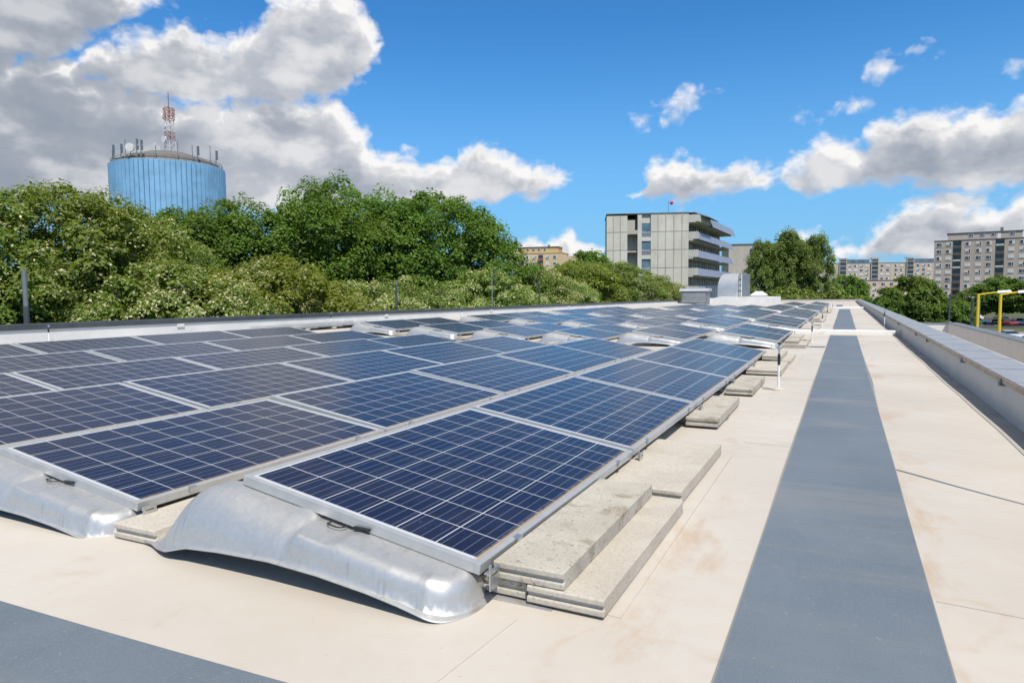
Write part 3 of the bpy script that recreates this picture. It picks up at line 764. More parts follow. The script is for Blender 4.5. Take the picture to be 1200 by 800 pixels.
BLOCKS = [(1.737, 5, 6), (12.30, 2, 6), (17.15, 3, 6), (23.50, 5, 6), (34.0, 6, 5), (46.5, 6, 2)]
BN = ['nearest block', 'second block', 'third block', 'fourth block', 'fifth block', 'farthest block']
ROWN = ['row beside walkway', 'second row from walkway', 'third row from walkway', 'fourth row from walkway', 'fifth row from walkway', 'row beside left parapet']
proto_p = make_panel(); proto_h = make_hood(); fp = fh = True
jr = np.random.default_rng(3)
for bi, (y0, npan, nrow) in enumerate(BLOCKS):
    for r in range(nrow):
        x = -r*RP
        dz = -0.026 if (r == 1 and bi == 0) else 0.0
        th = {0: [0.014]*6, 1: [-0.012, 0.010, 0.014, 0.020, 0.020, 0]}.get(r, [0]*6) if bi == 0 else [0]*6
        for k in range(npan):
            y = y0+k*PITCH
            o = proto_p if fp else copy_tree(proto_p); fp = False
            o.location = (x, y, rz(x-0.5, y+0.8)+dz+jr.uniform(-0.003, 0.003))
            o.rotation_euler = (rad(-0.15)+jr.uniform(-0.0015, 0.0015), th[k]+jr.uniform(-0.002, 0.002), 0)
            o['label'] = 'blue solar panel, %s from near end, %s, %s' % (ORD[k], ROWN[r], BN[bi])
        for k in range(npan+1):
            if r > 0 and k > 0: continue
            if bi > 3 and k > 0: continue
            y = y0+k*PITCH-(0.01 if k else 0)
            o = proto_h if fh else copy_tree(proto_h); fh = False
            o.location = (x, y, rz(x-0.6, y)+dz*0.7); o.rotation_euler = (0, th[0], 0)
            o['label'] = ('galvanised panel support, %s from near end, %s, %s' % (ORD[k], ROWN[r], BN[bi])) if k else \
                         'silver sheet-metal hood at near end of %s, %s' % (ROWN[r], BN[bi])

# ---------------------------------------------------------------- ballast slabs
def slab_mesh(L, W, T, notch=True):
    b = MB(); h = L/2; c = 0.004; g = 0.011
    a0, a1 = T*0.34, T*0.66
    right = [(h-c, 0), (h, c), (h, a0), (h-g, a0+0.003), (h-g, a1-0.003), (h, a1), (h, T-c), (h-c, T)] if notch else [(h-c, 0), (h, c), (h, T-c), (h-c, T)]
    poly = right+[(-y, z) for y, z in reversed(right)]
    b.prism(poly, 'x', -W/2, W/2)
    return b
SLABM = {}
def slab(label, x, y, z, kind='old', L=1.0, W=0.245, T=0.052, rzv=0.0):
    key = (kind, L, W, T)
    if key not in SLABM:
        o = slab_mesh(L, W, T).build('concrete_slab', M['conc_old'] if kind == 'old' else M['conc_new'], bevel=0.002)
        SLABM[key] = o
    else:
        o = SLABM[key].copy(); COL.objects.link(o)
    o.location = (x, y, z); o.rotation_euler = (rad(-0.15), 0, rzv)
    return tag(o, label, 'concrete slab', 'concrete ballast slabs')
Z = rz(0, 2)
slab('rough lichen-stained kerb slab on top of the nearest ballast stack beside the front panel', 0.125, 2.325, Z+0.0625, 'old', 1.04, 0.235, 0.054, 0.004)
slab('pale lower kerb slab stepped out to the right of the nearest lichen-stained slab', 0.250, 2.325, Z+0.0085, 'new', 1.05, 0.245, 0.053, -0.004)
slab('kerb slab at the bottom of the nearest stack, under the lichen-stained one', -0.005, 2.335, Z+0.0085, 'old', 1.04, 0.245, 0.053, 0.0)
slab('wide clean pale slab lying flat behind the nearest ballast stack', 0.150, 3.46, Z+0.012, 'new', 1.04, 0.40, 0.056, -0.006)
slab('single kerb slab with hollow-looking stains, next beyond the wide pale slab', 0.095, 5.30, Z+0.008, 'old', 1.10, 0.22, 0.060, 0.004)
slab('single stained kerb slab just before the nearest rod holder', 0.125, 6.95, Z+0.002, 'old', 1.08, 0.235, 0.060, 0.0)
slab('pale flat slab directly behind the nearest rod holder', 0.160, 8.65, Z-0.002, 'new', 1.04, 0.38, 0.056, 0.0)
slab('upper slab of the ballast stack at the far end of the nearest block', 0.130, 9.95, Z+0.045, 'new', 1.04, 0.24, 0.054, 0.0)
slab('lower slab of the ballast stack at the far end of the nearest block', 0.235, 9.98, Z-0.014, 'new', 1.06, 0.245, 0.055, 0.0)
slab('pale slab wedged between the first and second hood at the front of the array', -1.475, 2.16, Z+0.004, 'new', 1.06, 0.235, 0.058, 0.02)
for bi, (y0, npan, nrow) in enumerate(BLOCKS[1:5], 1):
    zz = rz(0, y0)
    slab('upper concrete slab in the ballast stack at the front right corner of the %s' % BN[bi], 0.165, y0+0.72, zz+0.062, 'old' if bi % 2 else 'new', 0.98, 0.22, 0.054, 0.01)
    slab('lower concrete slab in the ballast stack at the front right corner of the %s' % BN[bi], 0.225, y0+0.65, zz+0.007, 'new', 1.04, 0.36, 0.054, -0.01)
    slab('upper pale slab of the stack beside the first panel joint of the %s' % BN[bi], 0.150, y0+1.98, zz+0.060, 'new', 0.98, 0.22, 0.054, 0.0)
    slab('lower pale slab of the stack beside the first panel joint of the %s' % BN[bi], 0.230, y0+2.0, zz+0.005, 'new', 1.04, 0.36, 0.054, 0.0)
    for k in range(2, npan):
        slab('low pale slab beside the %s panel of the row at the walkway, %s' % (ORD[k], BN[bi]), 0.19, y0+k*PITCH+0.55, rz(0, y0+k*PITCH)+0.006, 'new', 1.04, 0.36, 0.054, 0.0)
    for r in range(1, nrow):
        x = -r*RP
        slab('pale slab in gap left of front hood, %s, %s' % (ROWN[r-1], BN[bi]), x+0.11, y0+0.42, rz(x, y0)+0.010, 'new', 1.04, 0.245, 0.054, 0.0)
# protective sheets under the ballast
def patch(label, x0, x1, y0, y1):
    b = MB()
    b.box(x0, x1, y0, y1, -0.002, 0.006); z = rz((x0+x1)/2, (y0+y1)/2)
    o = b.build('protection_sheet', M['roof']); o.location = (0, 0, z); o.rotation_euler = (0, 0, 0)
    return tag(o, label, 'sheet', 'protection sheets under the ballast slabs')
patch('beige membrane sheet under the nearest ballast slabs, its edge showing on the right', -0.06, 0.410, 1.84, 3.99)
patch('beige membrane sheet under the ballast slabs behind the nearest rod holder', -0.06, 0.44, 8.4, 10.75)
patch('beige membrane sheet under the ballast at the front of the second block', -0.06, 0.46, 12.25, 15.4)

# rod holders beside the walkway
for i, (x, y, h) in enumerate(((0.415, 6.98, 0.44), (0.445, 13.65, 0.41), (0.44, 20.4, 0.41), (0.46, 25.4, 0.46), (0.47, 36.2, 0.42))):
    holder('rod_holder', ('%s rod holder from the camera beside the walkway, slim white foot and black sleeve' % ['nearest', 'second', 'third', 'fourth', 'farthest'][i]),
           (x, y, rz(x, y)), h, 'rod holder', 'rod holders beside the walkway')

# ducts bridging the walkway
for (y, x0, x1, lab) in ((17.0, -0.28, 1.99, 'white cable duct crossing the walkway from the panels to the right parapet'), (44.6, 0.28, 1.99, 'far white cable duct crossing the end of the long walkway')):
    t = thing('cable_duct', lab, 'cable duct', (0, y, rz(0, y)), 0, 'cable ducts across the walkway')
    b = MB(); b.prism([(-0.085, 0.031), (0.085, 0.031), (0.085, 0.088), (0.07, 0.100), (-0.07, 0.100), (-0.085, 0.088)], 'x', x0, x1); b.build('cover', M['whitepl'], t)
    b = MB(); b.prism([(-0.24, 0.0), (0.24, 0.0), (0.15, 0.0305), (-0.15, 0.0305)], 'x', x0+0.1, x1-0.06); b.build('bedding_ramp', M['roof'], t)
    b = MB(); b.box(x1-0.02, x1+0.10, -0.05, 0.05, 0.02, 0.10); b.build('end_outlet', M['painted'], t)
# cable tray by the left parapet
t = thing('cable_tray', 'wire-mesh cable tray on the roof beside the left parapet, behind the nearest block', 'cable tray', (-10.35, 10.6, rz(-10.35, 11.5)))
b = MB(); b.box(-0.22, 0.22, 0, 3.4, 0.05, 0.054); b.build('tray_bottom', M['greymetal'], t)
b = MB()
for s in (-0.22, 0.216):
    for z in (0.07, 0.10, 0.13): b.box(s, s+0.006, 0, 3.4, z, z+0.006)
    for k in range(69): b.box(s-0.001, s+0.008, k*0.05, k*0.05+0.006, 0.05, 0.137)
b.build('mesh_side', M['steel'], t)
b = MB()
for k in range(4): b.box(-0.24, 0.24, 0.3+k*0.9, 0.42+k*0.9, 0.0, 0.049)
b.build('bearer', M['conc_new'], t)

# ---------------------------------------------------------------- equipment at the far end
ZR = rz(-7, 60)
t = thing('roof_plinth', 'pale membrane-covered raised roof section at the far end, carrying the silver duct', 'roof upstand', (-7.5, 60, ZR-0.1))
b = MB(); b.prism([(-3.1, 0), (3.1, 0), (3.1, 0.68), (-1.3, 0.72), (-1.75, 0.60), (-3.1, 0.56)], 'y', 0, 8.0); b.build('upstand', M['white_wall'], t)
t = thing('ventilation_box', 'grey louvred ventilation box with a pale curved lid at the far left of the roof', 'ventilation unit', (-9.65, 54, rz(-9.6, 54)))
b = MB(); b.box(-0.98, 0.98, 0, 1.3, 0.05, 1.02)
b.build('casing', M['greymetal'], t)
for k in range(9):
    b = MB(); b.box(-0.90, 0.90, -0.045, -0.001, 0.16+k*0.09, 0.20+k*0.09); b.build('louvre', M['zinc'], t)
b = MB(); b.prism([(-0.12, 1.021), (1.4, 1.021), (1.4, 1.14), (1.1, 1.24), (0.2, 1.24), (-0.06, 1.16)], 'x', -1.12, 1.12); b.build('lid', M['zinc'], t, smooth=True)
for x in (-0.9, 0.9):
    for y in (0.1, 1.2):
        b = MB(); b.box(x-0.05, x+0.05, y-0.05, y+0.05, -0.05, 0.05); b.build('foot', M['greymetal'], t)
t = thing('glazed_screen', 'bluish glazed screen between the ventilation box and the silver duct', 'screen', (-10.0, 66, 0.3))
b = MB()
for k in range(5): b.box(-0.95+k*0.45, -0.91+k*0.45, 0, 0.04, -0.4, 1.15)
b.box(-0.95, 0.95, 0.005, 0.035, 1.151, 1.20); b.build('screen_frame', M['greymetal'], t)
b = MB(); b.box(-0.93, 0.90, 0.015, 0.025, -0.3, 1.14); b.build('pane', M['glass_blue'], t)
t = thing('air_duct', 'large silver air duct cowl with a rounded back on the far plinth', 'air duct', (-8.35, 62.3, 0.42), rad(-17))
b = MB()
arc = [(0, 0.06)]+[(1.55-1.55*math.cos(a), 0.75+1.4*math.sin(a)) for a in np.linspace(0, math.pi/2, 14)]
poly = arc+[(2.1, 2.15), (2.1, 0.06)]
b.prism([(y, z) for y, z in poly], 'x', -0.95, 0.80); b.build('cowl', M['zinc'], t, smooth=True, sharp=50)
b = MB(); b.box(0.801, 1.15, 0.45, 2.05, 0.06, 2.08); b.build('side_casing', M['greymetal'], t, bevel=0.03)
for z in (0.1, 0.62, 1.1, 1.6):
    b = MB(); b.box(0.84, 1.12, 0.40, 0.449, z+0.02, z+0.40); b.build('louvre', M['zinc'], t)
b = MB(); b.tube([(1.10, 0.35, 0.06), (1.10, 0.35, 2.02)], 0.03, 8); b.build('conduit', M['whitepl'], t)
for x in (-0.6, 0.6):
    b = MB(); b.box(x-0.08, x+0.08, 0.1, 2.0, -0.04, 0.058); b.build('bearer', M['greymetal'], t)
t = thing('roof_skylight', 'white pyramid-topped roof skylight right of the silver duct', 'skylight', (-5.75, 62, 0.30))
b = MB(); b.box(-0.62, 0.62, 0, 1.24, -0.1, 0.32); b.build('kerb', M['white_wall'], t)
b = MB(); b.hexa([(-0.68, -0.06, 0.321), (0.68, -0.06, 0.321), (0.68, 1.3, 0.321), (-0.68, 1.3, 0.321), (-0.25, 0.37, 0.64), (0.25, 0.37, 0.64), (0.25, 0.87, 0.64), (-0.25, 0.87, 0.64)])
b.box(-0.68, 0.68, -0.06, 1.3, 0.30, 0.3208); b.build('dome', M['whitepl'], t)

# slim posts outside the left parapet
for (y, z1, r, two, lab) in ((6.65, 1.42, 0.044, True, 'thick two-tone post behind the left parapet at the left edge of the view'),
                             (17.25, 1.34, 0.034, False, 'dark grey post behind the left parapet in front of the big dark trees'),
                             (23.6, 2.0, 0.015, False, 'very thin pale post behind the left parapet before the flowering linden'),
                             (28.2, 1.50, 0.036, False, 'dark grey post behind the left parapet, third from the left of its size')):
    t = thing('roof_post', lab, 'post', (-11.52, y, -1.2), 0, 'posts behind the left parapet')
    b = MB(); zt = z1+1.2
    split = zt-0.62 if two else zt-0.10
    b.tube([(0, 0, 0), (0, 0, split)], r, 12); b.build('shaft', M['steel'] if r < 0.03 else M['coping_dark'], t, smooth=True)
    b = MB(); b.tube([(0, 0, split+0.001), (0, 0, zt)], r*0.88, 12); b.build('head', M['greymetal'], t, smooth=True)
    b = MB(); b.box(-0.02, 0.15, -0.05, 0.05, 0.5, 0.58); b.build('bracket', M['greymetal'], t)

# lower terrace beyond the right parapet
tw = thing('terrace_wall', 'pale parapet wall of the lower terrace beyond the right coping, with a dark rail cap', 'wall', (4.6, 0, 0))
b = MB(); b.hexa([(-0.1, -6, -2), (0.2, -6, -2), (0.2, 30.3, -2), (-0.1, 30.3, -2), (-0.1, -6, -0.03), (0.2, -6, -0.03), (0.2, 30.3, -0.33), (-0.1, 30.3, -0.33)])
b.build('side_wall', M['painted'], tw)
b = MB(); b.hexa([(-0.13, -6, -0.029), (0.23, -6, -0.029), (0.23, 30.32, -0.329), (-0.13, 30.32, -0.329), (-0.13, -6, 0.0), (0.23, -6, 0.0), (0.23, 30.32, -0.30), (-0.13, 30.32, -0.30)])
b.build('cap', M['greymetal'], tw)
b = MB(); b.box(-2.19, -0.101, 30.1, 30.3, -2, -0.34); b.build('end_wall', M['white_wall'], tw)
b = MB(); b.box(-2.19, -0.131, 30.07, 30.32, -0.339, -0.31); b.build('end_cap', M['greymetal'], tw)
b = MB(); b.box(2.41, 4.499, -6, 30.09, -1.4, -1.2)
tag(b.build('terrace_floor', M['pale_beige']), kind='structure')
b = MB(); b.box(2.392, 4.79, -6, 30.29, -7, -1.41)
tag(b.build('terrace_base', M['painted']), kind='structure')
t = thing('terrace_post', 'dark slender post at the far corner of the lower terrace', 'post', (4.55, 30.25, -0.30))
b = MB(); b.tube([(0, 0, 0), (0, 0, 1.08)], 0.030, 10); b.build('shaft', M['coping_dark'], t, smooth=True)
b = MB(); b.lathe([(0.09, 0.0), (0.09, 0.02), (0.05, 0.03)], 12); b.build('base_plate', M['greymetal'], t)

# ---------------------------------------------------------------- ground, road, car park
GZ = -7.0
b = MB(); b.grid(lambda x, y: (x, y, GZ), list(np.linspace(-2500, 2500, 21)), list(np.linspace(-600, 4500, 21)))
tag(b.build('ground', M['grass']), kind='structure')
def sheet(name, m, pts, lift):
    b = MB(); b.quad([(x, y, GZ+lift) for x, y in pts]); return tag(b.build(name, m), kind='structure')
sheet('road', M['asphalt'], [(14, 92), (120, 104), (120, 142), (16, 137)], 0.02)
sheet('pavement', M['paving'], [(15, 137.2), (120, 142.2), (120, 155), (15, 150)], 0.12)
b = MB(); b.box(15, 120, 0, 0.25, GZ, GZ+0.13); o = b.build('kerb', M['paving']); o.location = (0, 136.9, 0); o.rotation_euler = (0, 0, 0.0475); tag(o, kind='structure')
sheet('car_park', M['asphalt'], [(12, 166), (120, 176), (120, 232), (10, 226)], 0.02)
b = MB()
for k in range(9):
    x = 22+k*8; b.box(x, x+3, 119.5+0.06*x, 119.68+0.06*x, GZ+0.02, GZ+0.026)
for k in range(22):
    x = 18+k*2.6; b.box(x, x+0.14, 178.6, 183.4, GZ+0.02, GZ+0.026)
tag(b.build('road_marking', M['paint_white']), kind='structure')

# ---------------------------------------------------------------- far buildings
def frame_xf(p0, p1):
    a = Vector((p0[0], p0[1], 0)); d = Vector((p1[0]-p0[0], p1[1]-p0[1], 0)); Ln = d.length; e = d/Ln; n = Vector((e.y, -e.x, 0))
    return e, n, Ln
def fplaced(p0, p1, z=GZ):
    """an Empty whose local +x runs along a facade, -y is out of the wall"""
    e, n, Ln = frame_xf(p0, p1)
    return math.atan2(e.y, e.x), Ln

def window_mesh(w, h, kind):
    b = MB()
    b.box(-w/2, w/2, -0.05, 0.12, -h/2, h/2, 1)                 # dark opening with glass
    f = 0.09
    b.box(-w/2-0.06, w/2+0.06, -0.10, 0.06, h/2, h/2+f, 0); b.box(-w/2-0.06, w/2+0.06, -0.14, 0.06, -h/2-f, -h/2, 0)
    b.box(-w/2-0.06, -w/2+0.05, -0.10, -0.051, -h/2, h/2, 0); b.box(w/2-0.05, w/2+0.06, -0.10, -0.051, -h/2, h/2, 0)
    b.box(w*0.12, w*0.12+0.08, -0.095, -0.051, -h/2, h/2, 0)
    if kind == 1: b.box(-w/2+0.06, w*0.12, -0.08, -0.052, -h*0.1, h/2-0.02, 2)
    if kind == 2: b.box(-w/2+0.06, w/2-0.06, -0.08, -0.052, -h*0.35, h/2-0.02, 2)
    if kind == 3: b.box(w*0.12+0.08, w/2-0.06, -0.08, -0.052, -h/2+0.05, h/2-0.02, 2)
    return b
WCACHE = {}
def add_window(parent, s, z, w, h, kind, y=0.0):
    key = (w, h, kind)
    if key not in WCACHE:
        o = window_mesh(w, h, kind).build('window', [M['wframe'], M['glass'], M['blind']], parent); WCACHE[key] = o.data
    else:
        o = link('window', WCACHE[key], parent)
    o.location = (s, y, z)
    return o
wr = np.random.default_rng(11)

# greybrown ten-storey block on the right
p0, p1 = (31.3, 304.4), (59.1, 300.7)
ang, _ = fplaced(p0, p1)
t = thing('tower_block', 'tall grey-brown ten-storey apartment block with dark balcony bays at the right edge', 'apartment block', (p0[0], p0[1], 0), ang)
TOP = 19.3; bays = [7.3, 20.4, 33.5]
b = MB(); edges = [0]+[v for c in bays for v in (c-1.35, c+1.35)]+[48]
for i in range(0, len(edges), 2): b.box(edges[i], edges[i+1], 0, 12, GZ, TOP)
for c in bays: b.box(c-1.35, c+1.35, 1.3, 12, GZ, TOP)
b.build('wall', M['hirise'], t)
b = MB()
for k in range(10):
    b.box(0.0, bays[0]-1.351, -0.02, 0, TOP-0.06-2.62*k, TOP-0.02-2.62*k)
b.build('panel_joint', M['roofdark'], t)
b = MB(); b.box(-0.15, 48.1, -0.15, 12.1, TOP+0.001, TOP+0.25); b.build('roof', M['roofdark'], t)
ph = MB(); ph.box(4.2, 27.0, 1.5, 10, TOP+0.251, TOP+2.7); po = ph.build('penthouse', M['hirise2'], t)
rb = MB(); rb.box(3.9, 27.3, 1.2, 10.3, TOP+2.701, TOP+2.95); rb.box(20.5, 21.4, 4, 5, TOP+2.951, TOP+4.4); rb.build('roof_slab', M['roofdark'], po)
for s in (11.5, 15.0, 18.4, 24.0): add_window(po, s, TOP+1.75, 1.5, 0.8, 0, 1.5)
b = MB(); b.box(19.6, 20.6, 1.45, 1.499, TOP+0.3, TOP+2.3); b.build('door', M['wframe'], po)
for s in (1.6, 4.6, 10.7, 14.0, 17.1, 23.8, 27.0, 30.0, 36.9, 40.1):
    for k in range(10):
        add_window(t, s, 17.9-2.62*k, 1.65, 1.25, int(wr.integers(0, 4)))
for c in bays:
    for k in range(10):
        z = 17.2-2.62*k
        b = MB(); b.box(c-1.34, c+1.34, 0.02, 1.29, z-0.75, z-0.62, 1); b.box(c-1.34, c+1.34, -0.02, 0.019, z-0.75, z+0.28, 0); b.box(c-0.9, c+0.8, 1.24, 1.299, z-0.5, z+1.5, 2)
        if wr.random() < 0.3: b.box(c-1.2, c+1.2, -0.05, -0.021, z-0.3, z+0.2, 3)
        b.build('balcony', [M['balcony_dark'], M['hirise'], M['glass'], M['blind']], t)

# long far block with stair towers
p0, p1 = (-14.2, 492.2), (52.0, 516.9)
ang, Ln = fplaced(p0, p1)
t = thing('apartment_block', 'long far grey apartment block with dark glazed stair towers and blue attic strips', 'apartment block', (p0[0], p0[1], 0), ang)
TOP2 = 18.6
b = MB(); b.box(-14, Ln+6, 0, 11, GZ, TOP2); b.build('wall', M['hirise2'], t)
b = MB(); b.box(-14.2, Ln+6.2, -0.1, 11.2, TOP2+0.001, TOP2+0.35); b.build('roof', M['roofdark'], t)
tw_s = [14.5, 34.5, 56.5]
for s in tw_s:
    o = MB(); o.box(s-2.3, s+2.3, -0.9, -0.001, GZ, TOP2+3.2); o = o.build('stair_tower', M['hirise2'], t)
    q = MB(); q.box(s-1.9, s+1.9, -0.96, -0.901, GZ+2, TOP2+2.6); q.build('glazing', M['glass'], o)
    q = MB()
    for k in range(9): q.box(s-1.9, s+1.9, -1.0, -0.961, TOP2+0.9-2.8*k, TOP2+1.3-2.8*k)
    q.box(s-2.4, s+2.4, -1.0, 3, TOP2+3.201, TOP2+3.5); q.build('band', M['hirise2'], o)
for s0, s1 in ((17.2, 31.5), (59.3, 74)):
    b = MB(); b.box(s0, s1, 0.6, 5, TOP2+0.351, TOP2+2.6); b.build('attic_strip', M['glass_blue'], t)
b = MB(); b.box(45.2, 46.2, -0.04, -0.001, -2, TOP2-0.2); b.build('green_stripe', M['leaf_bright'] if False else M['yellowpale'], t)
for s in (-3, 1, 5, 9, 19, 22.6, 26.2, 29.8, 39.2, 42.8, 48, 51.5, 61.5, 65, 68.5, 72):
    for k in range(6):
        add_window(t, s, TOP2-1.7-2.8*k, 1.9, 1.4, int(wr.integers(0, 4)))
# lower pinkish block in front of it
p0, p1 = (7.75, 372.2), (39.2, 387.7)
ang, Ln = fplaced(p0, p1)
t = thing('apartment_block', 'low pinkish block in front of the long grey one, partly hidden by the round tree', 'apartment block', (p0[0]-1, p0[1], 0), ang)
b = MB(); b.box(0, Ln+20, 0, 11, GZ, 5.6); b.build('wall', M['hirise3'], t)
b = MB(); b.box(-0.2, Ln+20.2, -0.2, 11.2, 5.601, 5.95); b.build('roof', M['roofdark'], t)
b = MB(); b.box(2.0, 5.0, -0.06, -0.001, 1.2, 4.6); b.build('loggia', M['mast_red'], t)
for s in (8.0, 12.2, 16.4, 20.6, 24.8, 29, 33.2):
    for k in range(4): add_window(t, s, 3.9-2.7*k, 1.9, 1.3, int(wr.integers(0, 4)))

# yellow block on the left
p0, p1 = (-126.0, 258.6), (-104.5, 262.4)
ang, Ln = fplaced(p0, p1)
t = thing('apartment_block', 'distant yellow and ochre apartment block with a roof storey, above the flowering trees', 'apartment block', (p0[0], p0[1], 0), ang)
b = MB(); b.box(0, Ln, 0, 12, GZ, 17.6); b.build('wall', M['yellowpale'], t)
b = MB(); b.box(2.0, 19.5, 1.2, 10, 17.86, 20.2); po = b.build('roof_storey', M['yellowwall'], t)
rb = MB(); rb.box(1.7, 19.8, 0.9, 10.3, 20.201, 20.45); rb.box(14.5, 15.3, 4, 5, 20.451, 21.4); rb.build('roof_slab', M['roofdark'], po)
for s in (6.5, 9.0, 11.5, 14.0): add_window(po, s, 19.2, 1.2, 0.9, 0, 1.2)
b = MB(); b.box(-0.15, Ln+0.15, -0.15, 12.1, 17.601, 17.855); b.build('roof', M['yellowwall'], t)
b = MB(); b.box(Ln+0.001, Ln+6.5, 1.0, 9, GZ, 16.2); b.build('side_wing', M['yellowpale'], t)
for s in (1.6, 6.8, 9.6, 15.2, 18.4):
    for k in range(7): add_window(t, s, 15.9-2.75*k, 1.3, 1.25, int(wr.integers(0, 4)))
for c in (4.2, 12.4):
    for k in range(7):
        z = 15.9-2.75*k
        b = MB(); b.box(c-1.0, c+1.0, -0.06, -0.001, z-0.6, z+1.1, 1); b.box(c-1.1, c+1.1, -0.8, -0.061, z-1.3, z-0.45, 0)
        b.build('balcony', [M['mast_red'], M['glass']], t)

# grey concrete office block
Lp, Ap, Bp = Vector((-42.4, 131.7, 0)), Vector((-27.2, 137.2, 0)), Vector((-26.4, 178.0, 0))
e1 = (Ap-Lp).normalized(); n1 = Vector((e1.y, -e1.x, 0)); e2 = (Bp-Ap).normalized(); n2 = Vector((e2.y, -e2.x, 0))
T = 16.6
t = thing('office_building', 'grey concrete office building with slanted blue-grey balcony panels beyond the roof', 'office building', (Lp.x, Lp.y, 0))
def FL(p): return e1*p.x-n1*p.y+Vector((0, 0, p.z))                                  # x along the gable, y into the building
def FR(p): return (Ap-Lp)+e2*p.x-n2*p.y+Vector((0, 0, p.z))                           # the same on the long side
W1 = (Ap-Lp).length; W2 = (Bp-Ap).length
def pbox(b, F, x0, x1, y0, y1, z0, z1, m=0): b.box(x0, x1, y0, y1, z0, z1, m, F)
b = MB()
pbox(b, FL, 0, 4.1, 0, 12, GZ, T-0.3)
pbox(b, FL, 4.1, 6.15, 2.6, 12, GZ, T-0.9)
pbox(b, FL, 6.15, 6.95, 0, 12, GZ, T); pbox(b, FL, 8.75, W1, 0, 12, GZ, T-0.001); pbox(b, FL, 6.95, 8.75, 0.35, 12, GZ, T-0.002)
b.build('wall', M['bconc'], t)
for x0, x1, rib, top in ((0.0, 4.09, (1.35, 2.75), T-0.4), (8.76, W1-0.01, (10.2, 11.7, 13.3, 14.9), T-0.1)):
    b = MB()
    for k in range(7):
        z = 13.1-3.6*k
        pbox(b, FL, x0, x1, -0.05, 0.02, z-0.05, z+0.05)
        for s in rib: pbox(b, FL, s-0.07, s+0.07, -0.09, 0.02, z+0.03, min(z+3.57, top))
    b.build('facade_rib', M['bconc2'], t)
for k in range(6):
    z0 = 12.0-3.6*k
    b = MB(); pbox(b, FL, 6.96, 8.74, 0.20, 0.349, z0+0.95, z0+2.8, 0); pbox(b, FL, 6.96, 8.74, 0.12, 0.349, z0, z0+0.949, 1); pbox(b, FL, 6.96, 8.74, -0.02, 0.349, z0-0.8, z0-0.001, 2)
    pbox(b, FL, 6.96, 8.74, 0.10, 0.19, z0+0.90, z0+0.98, 3)
    b.build('stair_window', [M['glass_blue'], M['greymetal'], M['bconc'], M['wframe']], t)
for bx in ((4.11, 6.14, 0.0, 2.59, 12.6, 13.4), (4.11, 5.6, 0.0, 0.4, 13.401, 15.4), (4.11, 6.14, 0.5, 2.59, 9.0, 9.3), (4.11, 5.2, 1.0, 2.59, 5.4, 5.7)):
    b = MB(); pbox(b, FL, *bx); b.build('recess_balcony', M['bconc2'], t)
# long side: window bands, balcony slabs, slanted panels
b = MB(); pbox(b, FR, 0.02, W2, 1.4, 14, GZ, T-0.4); b.build('side_wall', M['bconc2'], t)
b = MB(); pbox(b, FR, 0.0, 0.6, 0.0, 1.39, GZ, 2.2)
for k in range(5):
    z = 12.9-3.6*k
    pbox(b, FR, 0.0, W2, -0.9, 1.39, z-1.75, z-1.45)                       # slab
    pbox(b, FR, -0.02, 0.55, -1.85, 1.38, z-1.44, z)                        # end wall of the balcony
pbox(b, FR, -0.02, W2, -1.4, 1.39, 14.75, T-0.35); pbox(b, FR, 0.0, 12.0, -1.9, -1.401, 14.9, T-0.4)
b.build('balcony_slab', M['bconc'], t)
for k in range(5):
    z = 12.9-3.6*k
    b = MB(); P = [(0.56, -1.45, z), (W2, -1.45, z), (W2, -2.05, z-1.55), (0.56, -2.05, z-1.55), (0.56, -1.33, z), (W2, -1.33, z), (W2, -1.93, z-1.55), (0.56, -1.93, z-1.55)]
    b.hexa(P, 0, FR); b.build('balcony_panel', M['louvre'], t)
b = MB(); P = [(12.2, -1.6, T-0.1), (W2+1, -1.6, T-0.1), (W2+1, -2.3, T-1.9), (12.2, -2.3, T-1.9), (12.2, -1.45, T-0.1), (W2+1, -1.45, T-0.1), (W2+1, -2.15, T-1.9), (12.2, -2.15, T-1.9)]
b.hexa(P, 0, FR); b.build('balcony_panel', M['louvre'], t)
for k in range(5):
    z = 14.7-3.6*k
    b = MB(); pbox(b, FR, 0.3, W2-0.3, 1.30, 1.39, z-1.75, z-0.05, 0)
    for j in range(20):
        s = 0.3+j*2.05; pbox(b, FR, s, s+0.16, 1.16, 1.299, z-1.75, z-0.05, 1)
        if wr.random() < 0.45: pbox(b, FR, s+0.2, s+1.2, 1.25, 1.299, z-1.7, z-0.1, 2)
    b.build('window_band', [M['glass'], M['wframe'], M['blind']], t)
b = MB(); pbox(b, FL, -0.1, W1+0.1, -0.12, 12, T+0.001, T+0.16); pbox(b, FR, 0.2, W2, -1.2, 14, T+0.002, T+0.14); b.build('roof', M['roofdark'], t)
b = MB()
for k in range(5):
    s = 2.0+k*2.6
    P = [(s, -0.5, T+0.18), (s+0.1, -0.5, T+0.18), (s+0.1, -3.4, T-0.9), (s, -3.4, T-0.9), (s, -0.5, T+0.32), (s+0.1, -0.5, T+0.32), (s+0.1, -3.4, T-0.76), (s, -3.4, T-0.76)]
    b.hexa(P, 0, FR)
P = [(2.0, -0.6, T+0.33), (12.5, -0.6, T+0.33), (12.5, -3.4, T-0.75), (2.0, -3.4, T-0.75), (2.0, -0.6, T+0.37), (12.5, -0.6, T+0.37), (12.5, -3.4, T-0.71), (2.0, -3.4, T-0.71)]
b.hexa(P, 1, FR); b.build('roof_canopy', [M['greymetal'], M['louvre']], t)
q = FL(Vector((12.4, 2.0, 0)))
b = MB(); b.tube([(q.x, q.y, T+0.1), (q.x, q.y, T+2.7)], 0.05, 6); o = b.build('roof_mast', M['greymetal'], t)
